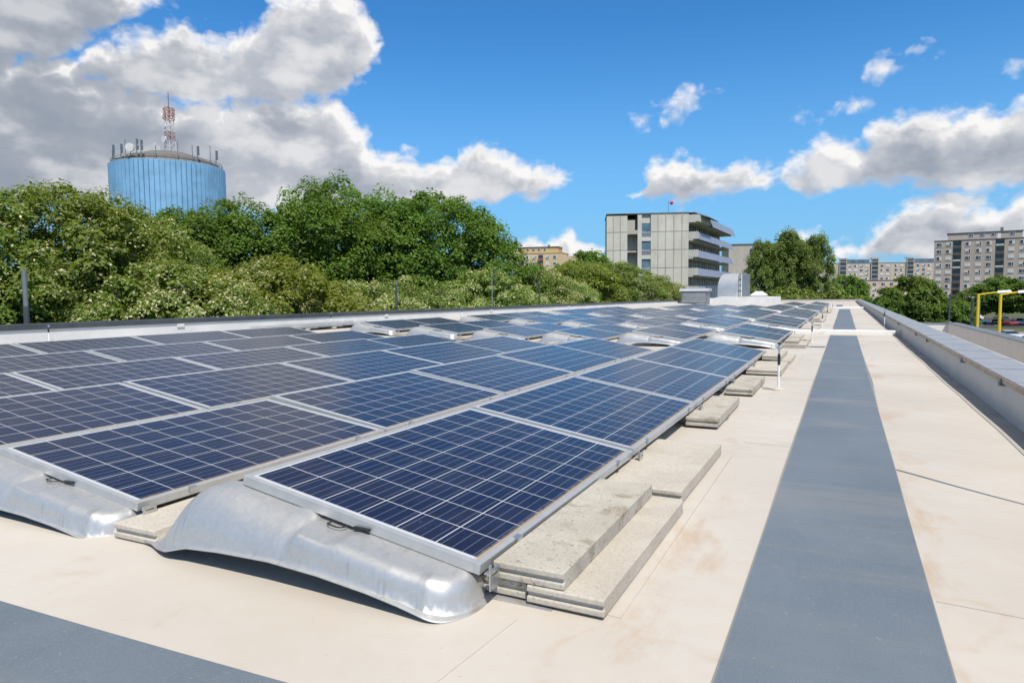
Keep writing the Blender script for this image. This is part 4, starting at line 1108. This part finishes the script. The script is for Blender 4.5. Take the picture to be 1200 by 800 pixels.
b = MB(); b.lathe([(0.03, -0.38), (0.26, -0.25), (0.37, 0), (0.26, 0.25), (0.03, 0.38)], 12, 0, (q.x+0.62, q.y+0.1, T+2.3)); b.tube([(q.x, q.y, T+2.3), (q.x+0.3, q.y+0.05, T+2.3)], 0.03, 5)
b.build('red_ball', simple('signal_red', (0.55, 0.02, 0.03), 0.5), o, smooth=True)
t = thing('office_building', 'plain beige building wing behind the concrete office block, beside the poplars', 'building', (-30, 208, 0), 0.30)
b = MB(); b.box(0, 26, 0, 14, GZ, 14.6); b.build('wall', M['bconc2'], t)
b = MB(); b.box(-0.2, 26.2, -0.2, 14.2, 14.601, 14.9); b.build('roof', M['roofdark'], t)
for k in range(5):
    for j in range(5):
        b = MB(); z = 12.4-3.6*k; s = 6+j*4
        b.box(s, s+2.6, -0.06, -0.001, z-1.0, z+1.0, 1); b.box(s-0.1, s+2.7, -0.2, -0.001, z-1.15, z-1.001, 0)
        b.build('window', [M['bconc'], M['glass']], t)

# ---------------------------------------------------------------- water tower
TCX, TCY, TR = -158.3, 121.0, 13.7
t = thing('water_tower', 'round blue water tower with a domed roof, red and white lattice mast and aerials', 'water tower', (TCX, TCY, GZ-0.7))
Z0 = -GZ
b = MB(); nb = 72
prof = []
k0 = len(b.v)
for i in range(nb):
    a0, a1 = 2*math.pi*i/nb, 2*math.pi*(i+1)/nb
    for a, r in ((a0, TR), (a0+(a1-a0)*0.82, TR-0.02), (a0+(a1-a0)*0.84, TR-0.42), (a0+(a1-a0)*0.98, TR-0.40)):
        for z in (14.0, 34.9): b.v.append((r*math.cos(a), r*math.sin(a), Z0+z))
n4 = nb*4
for i in range(n4):
    j = (i+1) % n4
    b.f.append((k0+2*i, k0+2*j, k0+2*j+1, k0+2*i+1)); b.m.append(0)
b.build('cladding', M['tower_blue'], t, fixn=True)
b = MB(); b.lathe([(5.5, 0), (5.2, Z0+8), (11.8, Z0+14), (12.9, Z0+14.2), (12.9, Z0+34.6), (13.0, Z0+35.3), (12.4, Z0+35.3), (12.4, Z0+34.8)], 48); b.build('shaft', M['tower_conc'], t, smooth=True)
b = MB(); b.lathe([(12.3, Z0+34.9), (12.2, Z0+36.0), (9, Z0+37.5), (5, Z0+38.7), (1.6, Z0+39.2), (0.2, Z0+39.2)], 48); b.build('dome_roof', M['tower_roof'], t, smooth=True)
b = MB()
for i in range(36):
    a = 2*math.pi*i/36
    b.tube([(13.0*math.cos(a), 13.0*math.sin(a), Z0+35.0), (13.0*math.cos(a), 13.0*math.sin(a), Z0+36.2)], 0.05, 5)
for z in (35.65, 36.2):
    ring = [(13.0*math.cos(2*math.pi*i/48), 13.0*math.sin(2*math.pi*i/48), Z0+z) for i in range(49)]
    b.tube(ring, 0.055, 5)
b.build('rim_railing', M['roofdark'], t)
# lattice mast
def lattice(z0, z1, w0, w1, m, n):
    b = MB()
    for k in range(n):
        za, zb = z0+(z1-z0)*k/n, z0+(z1-z0)*(k+1)/n
        wa, wb = w0+(w1-w0)*k/n, w0+(w1-w0)*(k+1)/n
        ca_ = [(-wa, -wa, za), (wa, -wa, za), (wa, wa, za), (-wa, wa, za)]; cb_ = [(-wb, -wb, zb), (wb, -wb, zb), (wb, wb, zb), (-wb, wb, zb)]
        for i in range(4):
            j = (i+1) % 4
            b.tube([ca_[i], cb_[i]], 0.07, 5); b.tube([ca_[i], cb_[j]], 0.038, 4); b.tube([ca_[j], cb_[i]], 0.038, 4); b.tube([cb_[i], cb_[j]], 0.038, 4)
    o = b.build('mast_section', m, t); o.location = (0.45, 0.5, Z0); return o
lattice(38.8, 42.0, 0.95, 0.9, M['mast_white'], 2); lattice(42.0, 44.4, 0.9, 0.82, M['mast_red'], 2); lattice(44.4, 47.2, 0.82, 0.75, M['mast_white'], 2); lattice(47.2, 50.6, 0.75, 0.72, M['mast_red'], 3)
b = MB()
for k in range(8):
    a = 2*math.pi*k/8; b.tube([(1.35*math.cos(a), 1.35*math.sin(a), 47.6), (1.35*math.cos(a), 1.35*math.sin(a), 50.2)], 0.07, 5)
for z in (47.6, 48.9, 50.2): b.tube([(1.35*math.cos(2*math.pi*i/16), 1.35*math.sin(2*math.pi*i/16), z) for i in range(17)], 0.07, 5)
b.tube([(-2.6, 0, 48.4), (2.0, 0, 48.4)], 0.06, 5); b.tube([(-2.6, 0, 48.0), (-2.6, 0, 48.9)], 0.06, 5); b.tube([(0, 0, 50.4), (0, 0, 54.6)], 0.10, 6); b.tube([(-0.5, 0, 53.2), (0.5, 0, 53.2)], 0.05, 5)
o = b.build('mast_basket', M['mast_red'], t); o.location = (0.45, 0.5, Z0)
for (x, y, z, r) in ((-0.3, -1.2, 42.2, 0.95), (0.2, -1.3, 45.4, 0.6)):
    b = MB(); b.tube([(x, y, z), (x-0.02, y-0.35, z)], [r, r], 16); o = b.build('dish', M['mast_white'], t, smooth=True, sharp=40); o.location = (0.45, 0.3, Z0)
b = MB(); b.box(0.5, 1.2, -1.8, -1.2, 37.2, 41.0); b.box(1.9, 2.5, -1.7, -1.2, 37.4, 40.2); o = b.build('cabinet', M['mast_white'], t); o.location = (0.3, -3, Z0-0.4)
for (ax, ay, h, k) in ((-153.4+1.2, 103.8+5.0, 4.3, 0), (-158.0, 107.6, 3.4, 0), (-149.5, 111.0, 3.0, 2), (-146.8, 115.0, 4.4, 2), (-156.4, 107.5, 4.6, 2), (-145.2, 123.5, 4.8, 2), (-169.0, 112.0, 4.0, 0), (-161.8, 108.4, 3.8, 0), (-155.0, 108.45, 3.0, 1), (-153.9, 110.0, 4.6, 0), (-145.6, 118.2, 3.9, 2), (-145.0, 119.4, 3.9, 0), (-145.3, 126.0, 4.0, 0)):
    dx, dy = ax-TCX, ay-TCY; rr = math.hypot(dx, dy); dx, dy = dx/rr*13.05, dy/rr*13.05
    b = MB(); b.tube([(dx, dy, Z0+34.9), (dx, dy, Z0+35.2+h)], 0.09, 6)
    if k == 0:
        for q in (0.45, 0.75): b.box(dx+0.25, dx+0.72, dy-0.25, dy+0.08, Z0+35+h*q, Z0+35+h*q+1.1); b.tube([(dx, dy, Z0+35.4+h*q), (dx+0.4, dy, Z0+35.4+h*q)], 0.05, 5)
    b.build('aerial', M['greymetal'], t)
    if k == 1:
        b = MB(); b.tube([(dx+0.3, dy-0.3, Z0+37.6), (dx+0.45, dy-0.6, Z0+37.6)], [1.05, 1.05], 18); b.build('dish', M['mast_white'], t, smooth=True, sharp=40)

# ---------------------------------------------------------------- street lamps and cars by the car park
def street_lamp(label, x, y, h, arm, m, hm, r=0.10):
    t = thing('street_lamp', label, 'street lamp', (x, y, GZ), 0, 'street lamps by the car park')
    b = MB(); b.tube([(0, 0, 0), (0, 0, h*0.4), (0, 0, h)], [r*1.25, r*1.1, r], 10); b.build('pole', m, t, smooth=True)
    b = MB(); b.tube([(0, 0, h-0.08), (arm*0.5, 0, h+0.02), (arm, 0, h+0.10)], r*0.62, 8); b.build('arm', m, t, smooth=True)
    b = MB(); b.hexa([(arm-0.05, -0.16, h+0.02), (arm+0.85, -0.13, h+0.10), (arm+0.85, 0.13, h+0.10), (arm-0.05, 0.16, h+0.02), (arm-0.02, -0.10, h+0.22), (arm+0.75, -0.08, h+0.26), (arm+0.75, 0.08, h+0.26), (arm-0.02, 0.10, h+0.22)])
    b.build('lamp_head', hm, t, bevel=0.02)
    return t
street_lamp('yellow street lamp with a white head, left of the two and beside a dark column', 9.75, 59.4, 7.62, 1.15, M['lampyellow'], M['wframe'], 0.085)
street_lamp('yellow street lamp with a white head, the right one of the pair', 10.85, 58.0, 7.62, 1.0, M['lampyellow'], M['wframe'], 0.095)
t = thing('dark_column', 'dark slim column standing just left of the left yellow lamp', 'column', (9.55, 60.4, GZ)); b = MB(); b.tube([(0, 0, 0), (0, 0, 7.25)], 0.095, 10); b.build('shaft', M['coping_dark'], t, smooth=True); b = MB(); b.lathe([(0.11, 7.251), (0.11, 7.36), (0.04, 7.42)], 10); b.build('cap', M['greymetal'], t)
t = thing('grey_pole', 'thin grey pole just right of the left yellow lamp', 'pole', (10.15, 61.5, GZ)); b = MB(); b.tube([(0, 0, 0), (0, 0, 7.2)], 0.06, 8); b.build('shaft', M['greymetal'], t); b = MB(); b.box(0.10, 0.55, -0.25, 0.25, 3.3, 4.2); b.build('cabinet', M['greymetal'], t)
t = thing('grey_pole', 'thin pale pole among the trees at the right edge', 'pole', (37.0, 168.0, GZ)); b = MB(); b.tube([(0, 0, 0), (0, 0, 9)], 0.12, 8); b.build('shaft', M['greymetal'], t); b = MB(); b.box(-0.3, 0.9, -0.15, 0.15, 9.0, 9.2); b.build('lamp_head', M['wframe'], t)

def make_car(paint, van=False):
    t = thing('parked_car', 'x', 'car', (0, 0, GZ+0.02), 0, 'cars by the car park')
    Lc, Wc = (4.9, 1.9) if van else (4.2, 1.74)
    h = Lc/2
    if van: prof = [(-h, 0.35), (h, 0.35), (h, 0.95), (h-0.25, 1.05), (h-1.0, 1.85), (h-1.4, 2.0), (-h+0.1, 2.0), (-h, 1.8)]
    else: prof = [(-h+0.05, 0.30), (h-0.05, 0.30), (h, 0.62), (h-0.2, 0.80), (h-1.15, 0.93), (-h+0.35, 0.96), (-h, 0.85)]
    b = MB(); b.prism(prof, 'y', -Wc/2, Wc/2); b.build('body', paint, t, bevel=0.05, smooth=True)
    b = MB()
    if not van:
        g = [(h-1.15, 0.931), (h-1.9, 1.40), (-h+1.0, 1.42), (-h+0.38, 0.961)]
        w = Wc/2-0.12; w2 = Wc/2-0.28
        P = [(g[3][0], -w, g[3][1]), (g[0][0], -w, g[0][1]), (g[0][0], w, g[0][1]), (g[3][0], w, g[3][1]), (g[2][0], -w2, g[2][1]), (g[1][0], -w2, g[1][1]), (g[1][0], w2, g[1][1]), (g[2][0], w2, g[2][1])]
        b.hexa(P); b.build('windows', M['glass'], t, bevel=0.03)
        b = MB(); b.hexa([(g[2][0]-0.05, -w2-0.02, 1.405), (g[1][0]+0.05, -w2-0.02, 1.40), (g[1][0]+0.05, w2+0.02, 1.40), (g[2][0]-0.05, w2+0.02, 1.405), (g[2][0]+0.15, -w2+0.1, 1.47), (g[1][0]-0.15, -w2+0.1, 1.46), (g[1][0]-0.15, w2-0.1, 1.46), (g[2][0]+0.15, w2-0.1, 1.47)])
        b.build('roof', paint, t, smooth=True)
    else:
        for s in (-1, 1): b.box(h-2.3, h-0.95, s*Wc/2-0.005, s*Wc/2+0.005, 1.15, 1.75)
        b.build('windows', M['glass'], t)
    for sx in (-1, 1):
        for sy in (-1, 1):
            x, y = sx*(h-0.82), sy*(Wc/2-0.10)
            b = MB(); b.tube([(x, y-0.11, 0.31), (x, y+0.11, 0.31)], 0.31, 16); b.build('wheel', M['tyre'], t)
    for sy in (-1, 1):
        b = MB(); b.box(h-0.10, h+0.012, sy*Wc*0.36-0.16, sy*Wc*0.36+0.16, 0.60, 0.74); b.build('headlight', M['wframe'], t)
        b = MB(); b.box(-h-0.012, -h+0.1, sy*Wc*0.38-0.13, sy*Wc*0.38+0.13, 0.66, 0.82); b.build('tail_light', M['car_red'], t)
    return t
def put(o, label, x, y, rzv):
    o.location = (x, y, GZ+0.02); o.rotation_euler = (0, 0, rzv); o['label'] = label; return o
cw = put(make_car(M['car_white']), 'white car driving on the road at the right edge of the photo', 24.6, 129.5, 0.35)
put(make_car(M['car_dark']), 'dark car parked leftmost in the car park, half behind the tree', 26.3, 187.0, 1.2)
cs = put(make_car(M['car_silver']), 'pale blue-silver car parked behind the left yellow lamp', 28.2, 184.5, 0.3)
put(make_car(M['car_white'], True), 'white van parked behind the silver car in the car park', 30.4, 208.0, 0.2)
put(copy_tree(cs), 'second silver car parked in the shade under the right-hand trees', 35.6, 196.0, 1.3)
put(make_car(M['car_dark']), 'dark car parked in the shade between the two yellow lamps', 33.6, 195.0, 1.4)
put(make_car(M['car_red']), 'dark red car parked right of the right yellow lamp', 33.4, 178.5, 0.9)
put(copy_tree(cw), 'white car parked right beside the dark red car', 36.3, 184.0, 1.2)

# ---------------------------------------------------------------- trees
def leaf_mesh(name, seed, cx, rx, ry, z0, z1, ncl, per, leaf, mats, pale=0.0, clr=0.7, taper=0.0, lobes=7, inner=0.25, droop=0.2, flat=0.55):
    """leaf quads in clumps through a lobed crown volume"""
    r = np.random.default_rng(seed)
    zc, rzz = (z0+z1)/2, (z1-z0)/2
    ld = r.normal(size=(lobes, 3)); ld[:, 2] *= 0.7; ld /= np.linalg.norm(ld, axis=1)[:, None]
    la = r.uniform(0.06, 0.22, lobes)
    d = r.normal(size=(ncl, 3)); d /= np.linalg.norm(d, axis=1)[:, None]
    lob = (np.exp((d@ld.T-1)*9.0)*la*1.35).sum(1)
    rad_ = r.random(ncl); inn = r.random(ncl) < inner
    rr = np.where(inn, rad_**0.5*0.72, 0.78+0.20*rad_)*(0.82+lob)
    cen = d*rr[:, None]
    f = 1-taper*np.clip(cen[:, 2], -1, 1.3)*0.5
    cen = np.stack([cen[:, 0]*rx*f, cen[:, 1]*ry*f, cen[:, 2]*rzz+zc], 1)
    cs_ = clr*r.uniform(0.55, 1.3, ncl)
    tone = r.random(ncl)
    n = ncl*per
    ci = np.repeat(np.arange(ncl), per)
    # every tuft: an umbrella of leaves, hanging a little outwards, thin below
    dd = r.normal(size=(n, 3)); dd /= np.linalg.norm(dd, axis=1)[:, None]
    dd[:, 2] = np.where(dd[:, 2] < -0.25, -dd[:, 2]*0.6, dd[:, 2])
    sh = r.random(n)**0.45
    od = d[ci]*np.array([1, 1, 0.35])
    off = dd*(0.55+0.45*sh)[:, None]*np.array([1, 1, flat*1.3])*cs_[ci][:, None]
    off += od*(sh*r.random(n)*cs_[ci]*0.55)[:, None]
    P = cen[ci]+off
    P[:, 2] -= droop*(off[:, 0]**2+off[:, 1]**2)/np.maximum(cs_[ci], 0.1)
    nrm = dd*0.55+d[ci]*0.25+np.array([0, 0, 0.55])+r.normal(size=(n, 3))*0.38
    nrm /= np.linalg.norm(nrm, axis=1)[:, None]
    tv = np.cross(nrm, r.normal(size=(n, 3))); tv /= np.maximum(np.linalg.norm(tv, axis=1), 1e-3)[:, None]
    bv = np.cross(nrm, tv)
    up_ = off[:, 2]/np.maximum(cs_[ci], 0.1); pc = r.random(ncl)
    mi = (r.random(n) < pale*(0.3+1.4*pc[ci])*np.clip(0.6+up_*1.2, 0, 2)).astype(np.int32)
    L = leaf*(r.uniform(0.65, 1.35, n)*np.where(mi == 1, 0.78, 1.0))[:, None]; W = L*(r.uniform(0.5, 0.8, n)*np.where(mi == 1, 0.75, 1.0))[:, None]
    fold = nrm*L*0.12
    v = np.stack([P-tv*L*0.5, P-bv*W*0.5+fold, P+tv*L*0.5, P+bv*W*0.5+fold], 1).reshape(-1, 3).astype(np.float32)
    me = bpy.data.meshes.new(name)
    me.vertices.add(n*4); me.vertices.foreach_set('co', v.ravel())
    me.loops.add(n*4); me.loops.foreach_set('vertex_index', np.arange(n*4, dtype=np.int32))
    me.polygons.add(n); me.polygons.foreach_set('loop_start', np.arange(0, n*4, 4, dtype=np.int32)); me.polygons.foreach_set('loop_total', np.full(n, 4, dtype=np.int32))
    for mm in mats: me.materials.append(mm)
    if pale > 0: me.polygons.foreach_set('material_index', mi)
    ta = me.attributes.new('tone', 'FLOAT', 'POINT'); ta.data.foreach_set('value', np.repeat(tone[ci], 4).astype(np.float32))
    me.update(); me.validate()
    return me

def trunk_mesh(seed, h, r0, z_split, rx, nl=7):
    r = random.Random(seed); b = MB()
    pts = [(0, 0, -0.2)]; x = y = 0
    for k in range(1, 7):
        x += r.uniform(-0.12, 0.12); y += r.uniform(-0.12, 0.12); pts.append((x, y, h*0.80*k/6))
    b.tube(pts, [r0*1.25, r0, r0*0.85, r0*0.66, r0*0.46, r0*0.28, r0*0.10], 10)
    for k in range(nl):
        a = 2*math.pi*k/nl+r.uniform(-0.4, 0.4); z = z_split+(h*0.6-z_split)*k/nl
        L = rx*r.uniform(0.7, 0.95); up_ = r.uniform(0.4, 0.9)*L
        p = [(0, 0, z)]
        for q in (0.3, 0.6, 1.0): p.append((math.cos(a)*L*q+r.uniform(-.1, .1), math.sin(a)*L*q+r.uniform(-.1, .1), z+up_*q+r.uniform(-.1, .15)))
        b.tube(p, [r0*0.42, r0*0.30, r0*0.18, r0*0.05], 7)
        for s in (-1, 1):
            a2 = a+s*0.7; p2 = [p[1], (p[1][0]+math.cos(a2)*L*0.4, p[1][1]+math.sin(a2)*L*0.4, p[1][2]+up_*0.5)]
            b.tube(p2, [r0*0.2, r0*0.04], 6)
    return b

KIND = {}
def kind(key, **k):
    KIND[key] = k
# h: height of the model; crown z0..z1
kind('linden', h=11.5, rx=3.9, z0=2.6, z1=11.2, ncl=430, per=180, leaf=0.125, mats=('leaf_linden', 'bract'), pale=0.20, clr=0.52, r0=0.20, seeds=(11, 12), lobes=12)
kind('lowlinden', h=9.0, rx=3.4, z0=2.0, z1=8.8, ncl=390, per=175, leaf=0.115, mats=('leaf_linden', 'bract'), pale=0.44, clr=0.42, r0=0.16, seeds=(21, 22), lobes=12)
kind('maple', h=14.5, rx=5.0, z0=3.0, z1=14.0, ncl=520, per=150, leaf=0.18, mats=('leaf_dark',), pale=0.0, clr=0.66, r0=0.26, seeds=(31, 32), lobes=14, flat=0.8)
kind('bright', h=9.2, rx=3.3, z0=2.0, z1=9.0, ncl=270, per=200, leaf=0.135, mats=('leaf_bright', 'bract'), pale=0.08, clr=0.55, r0=0.16, seeds=(41,), lobes=10)
kind('poplar', h=16, rx=3.2, z0=2.0, z1=15.6, ncl=210, per=130, leaf=0.25, mats=('leaf_poplar',), pale=0.0, clr=0.75, r0=0.28, seeds=(51,), taper=0.55, flat=1.0, lobes=12)
kind('far', h=11, rx=4.6, z0=1.5, z1=10.6, ncl=210, per=110, leaf=0.36, mats=('leaf_dark',), pale=0.0, clr=0.95, r0=0.24, seeds=(61, 62), lobes=10)
kind('fargreen', h=9, rx=3.6, z0=1.2, z1=8.8, ncl=170, per=80, leaf=0.34, mats=('leaf_linden', 'bract'), pale=0.16, clr=0.75, r0=0.2, seeds=(71,), lobes=10)
MESH = {}
def tree(key, label, x, y, ztop, rzv, wid=1.0, var=0, group='trees beyond the roof edge', cat='tree', name=None):
    k = KIND[key]; var = var % len(k['seeds'])
    if (key, var) not in MESH:
        sd_ = k['seeds'][var]
        cm = leaf_mesh(key+'_crown', sd_, 0, k['rx'], k['rx'], k['z0'], k['z1'], k['ncl'], k['per'], k['leaf'], [M[m_] for m_ in k['mats']], k['pale'], k['clr'], k.get('taper', 0.15), lobes=k.get('lobes', 8), flat=k.get('flat', 0.6))
        to = trunk_mesh(sd_, k['h'], k['r0'], k['z0']+0.6, k['rx']).build(key+'_trunk', M['bark'], smooth=True)
        tm = to.data; bpy.data.objects.remove(to)
        co = np.empty(len(cm.vertices)*3, dtype=np.float32); cm.vertices.foreach_get('co', co)
        MESH[(key, var)] = (cm, tm, float(np.percentile(co[2::3], 99.97)))
    cm, tm, tip = MESH[(key, var)]
    t = thing(name or {'linden': 'linden_tree', 'lowlinden': 'linden_tree', 'maple': 'maple_tree', 'poplar': 'poplar_tree'}.get(key, 'broadleaf_tree'), label, cat, (x, y, GZ), rzv, group)
    s = (ztop-GZ)/tip; t.scale = (s*wid, s*wid, s)
    link('crown', cm, t); link('trunk', tm, t)
    return t
GL = 'trees along the left side of the roof'
tree('linden', 'pale-flecked linden at the left edge of the photo, cut by the frame', -21.5, 9.6, 4.2, 0.3, 0.95, 0, GL)
tree('linden', 'tall linden with pale bracts left of the blue tower', -20.5, 12.9, 4.45, 2.0, 0.9, 1, GL)
tree('linden', 'linden whose crown hides the lower left of the blue tower', -21.8, 15.8, 4.35, 4.2, 0.88, 0, GL)
tree('maple', 'dark green tree in front of the blue tower', -26.5, 21.2, 5.7, 1.0, 1.0, 0, GL)
tree('maple', 'dark green tree just right of the blue tower', -25.0, 24.5, 5.8, 3.1, 0.95, 1, GL)
tree('maple', 'dark green tree between the blue tower and the tallest dark crown', -24.2, 28.5, 6.5, 5.0, 1.0, 0, GL)
tree('maple', 'tallest dark green crown in the middle of the left tree row', -23.2, 32.5, 7.5, 0.6, 0.95, 1, GL)
tree('maple', 'broad dark green crown reaching out to the right towards the yellow block', -20.6, 36.0, 7.6, 2.4, 1.0, 0, GL)
tree('lowlinden', 'low linden with many pale bracts below the blue tower', -16.9, 13.5, 2.0, 1.2, 1.0, 0, GL)
tree('lowlinden', 'low flowering linden behind the parapet right under the tower', -18.3, 17.6, 2.3, 3.5, 1.0, 1, GL)
tree('bright', 'yellowish-green rounded tree before the dark crowns', -16.9, 18.0, 2.35, 0.4, 0.95, 0, GL)
tree('lowlinden', 'low linden left of the dark grey post before the tallest crown', -16.9, 21.6, 1.55, 5.2, 1.0, 0, GL)
tree('lowlinden', 'flowering linden under the tallest dark crown', -16.6, 26.6, 1.8, 0.9, 1.0, 1, GL)
tree('lowlinden', 'flowering linden under the broad dark crown', -16.6, 32.6, 2.3, 2.2, 1.0, 0, GL)
tree('lowlinden', 'pale flowering linden right below the yellow block', -16.6, 38.6, 2.75, 4.4, 1.0, 1, GL)
tree('lowlinden', 'linden with white blossom between the yellow block and the dark green trees', -18.3, 46.5, 2.3, 0.2, 1.0, 0, GL)
tree('bright', 'green tree left of the concrete office building, beyond the blossom', -21.6, 60.0, 4.2, 1.7, 1.1, 0, GL)
tree('linden', 'green tree covering the left foot of the concrete office building', -19.0, 64.5, 4.0, 2.9, 1.05, 1, GL)
tree('lowlinden', 'pale tree before the windows of the concrete office building', -17.2, 69.0, 3.3, 5.6, 1.0, 1, GL)
tree('lowlinden', 'small dark-tipped tree at the corner of the concrete office building', -15.9, 74.0, 1.9, 3.8, 0.9, 0, GL)
tree('bright', 'low bright green bush at the end of the left tree row', -14.6, 71.0, 0.75, 2.1, 0.85, 0, GL, 'bush', 'green_bush')
tree('far', 'distant soft tree top between the yellow block and the office building', -43.2, 122.3, 9.0, 0.5, 0.8, 0, GL)
tree('far', 'second distant tree top left of the office building', -49.0, 124.0, 6.5, 2.5, 0.8, 1, GL)
GR = 'trees beyond the far end of the roof'
tree('poplar', 'left poplar of the dense clump beyond the far end of the roof', -7.9, 90.0, 7.6, 0.2, 0.8, 0, GR)
tree('poplar', 'tallest middle poplar of the clump beyond the far end of the roof', -5.2, 92.0, 8.9, 1.9, 0.82, 0, GR)
tree('poplar', 'right poplar of the clump beyond the far end of the roof', -2.8, 93.5, 8.3, 3.8, 0.78, 0, GR)
tree('poplar', 'poplar standing behind the others of the clump', -6.6, 96.0, 8.0, 5.0, 1.0, 0, GR)
tree('fargreen', 'low pale-flecked tree under the poplars, left one', -7.2, 86.5, 1.35, 0.8, 1.0, 0, GR)
tree('fargreen', 'low pale-flecked tree under the poplars, middle one', -3.6, 87.5, 1.6, 2.8, 1.0, 0, GR)
tree('fargreen', 'low pale-flecked tree under the poplars, right one', -0.2, 89.0, 1.35, 4.8, 1.0, 0, GR)
tree('far', 'light green tree between the poplars and the end of the walkway', 1.1, 115.0, 3.3, 1.2, 0.75, 0, GR)
tree('far', 'tree right behind the end of the right parapet', 4.0, 120.0, -0.6, 3.2, 0.7, 1, GR)
GT = 'trees between the terrace and the tower block'
tree('far', 'round dark tree in front of the low pinkish block', 8.0, 95.0, 2.7, 0.4, 0.85, 0, GT)
tree('far', 'lower dark tree left of the round one by the right parapet', 5.6, 92.0, 0.2, 2.6, 0.7, 1, GT)
tree('far', 'lower dark tree right of the round one', 10.6, 96.0, 0.7, 4.1, 0.9, 1, GT)
tree('far', 'lowest dark tree beside the dark terrace post', 12.6, 93.0, -0.2, 5.3, 0.8, 0, GT)
tree('far', 'dark street tree left behind the yellow lamps', 28.6, 186.0, 1.6, 1.1, 1.2, 0, GT)
tree('far', 'tallest street tree behind the two yellow lamps', 32.8, 186.5, 4.0, 3.0, 1.2, 1, GT)
tree('far', 'street tree at the right edge in front of the tower block', 38.0, 184.0, 3.0, 5.1, 1.25, 0, GT)
# wooded horizon: reads as one mass
r = np.random.default_rng(5)
fm = []
b = MB()
cm = leaf_mesh('wood', 91, 0, 1, 1, 0, 2, 10, 10, 0.1, [M['leaf_dark']])
n = 6000
az_ = r.uniform(-1.35, 0.6, n); D_ = r.uniform(560, 760, n)
P = np.stack([D_*np.sin(az_), D_*np.cos(az_), GZ+np.abs(r.normal(size=n))*0+r.uniform(0, 1, n)*(7+4*np.sin(az_*37)+3*np.sin(az_*91+1))], 1)
nr = r.normal(size=(n, 3)); nr /= np.linalg.norm(nr, axis=1)[:, None]
tv = np.cross(nr, r.normal(size=(n, 3))); tv /= np.linalg.norm(tv, axis=1)[:, None]; bv = np.cross(nr, tv); L = 3.2
v = np.stack([P-tv*L, P-bv*L, P+tv*L, P+bv*L], 1).reshape(-1, 3)
me = bpy.data.meshes.new('far_wood'); me.from_pydata(v.tolist(), [], [tuple(range(4*i, 4*i+4)) for i in range(n)]); me.materials.append(M['leaf_dark'])
tag(link('far_wood', me), 'far band of trees along the horizon behind the buildings', 'woodland', None, 'stuff')
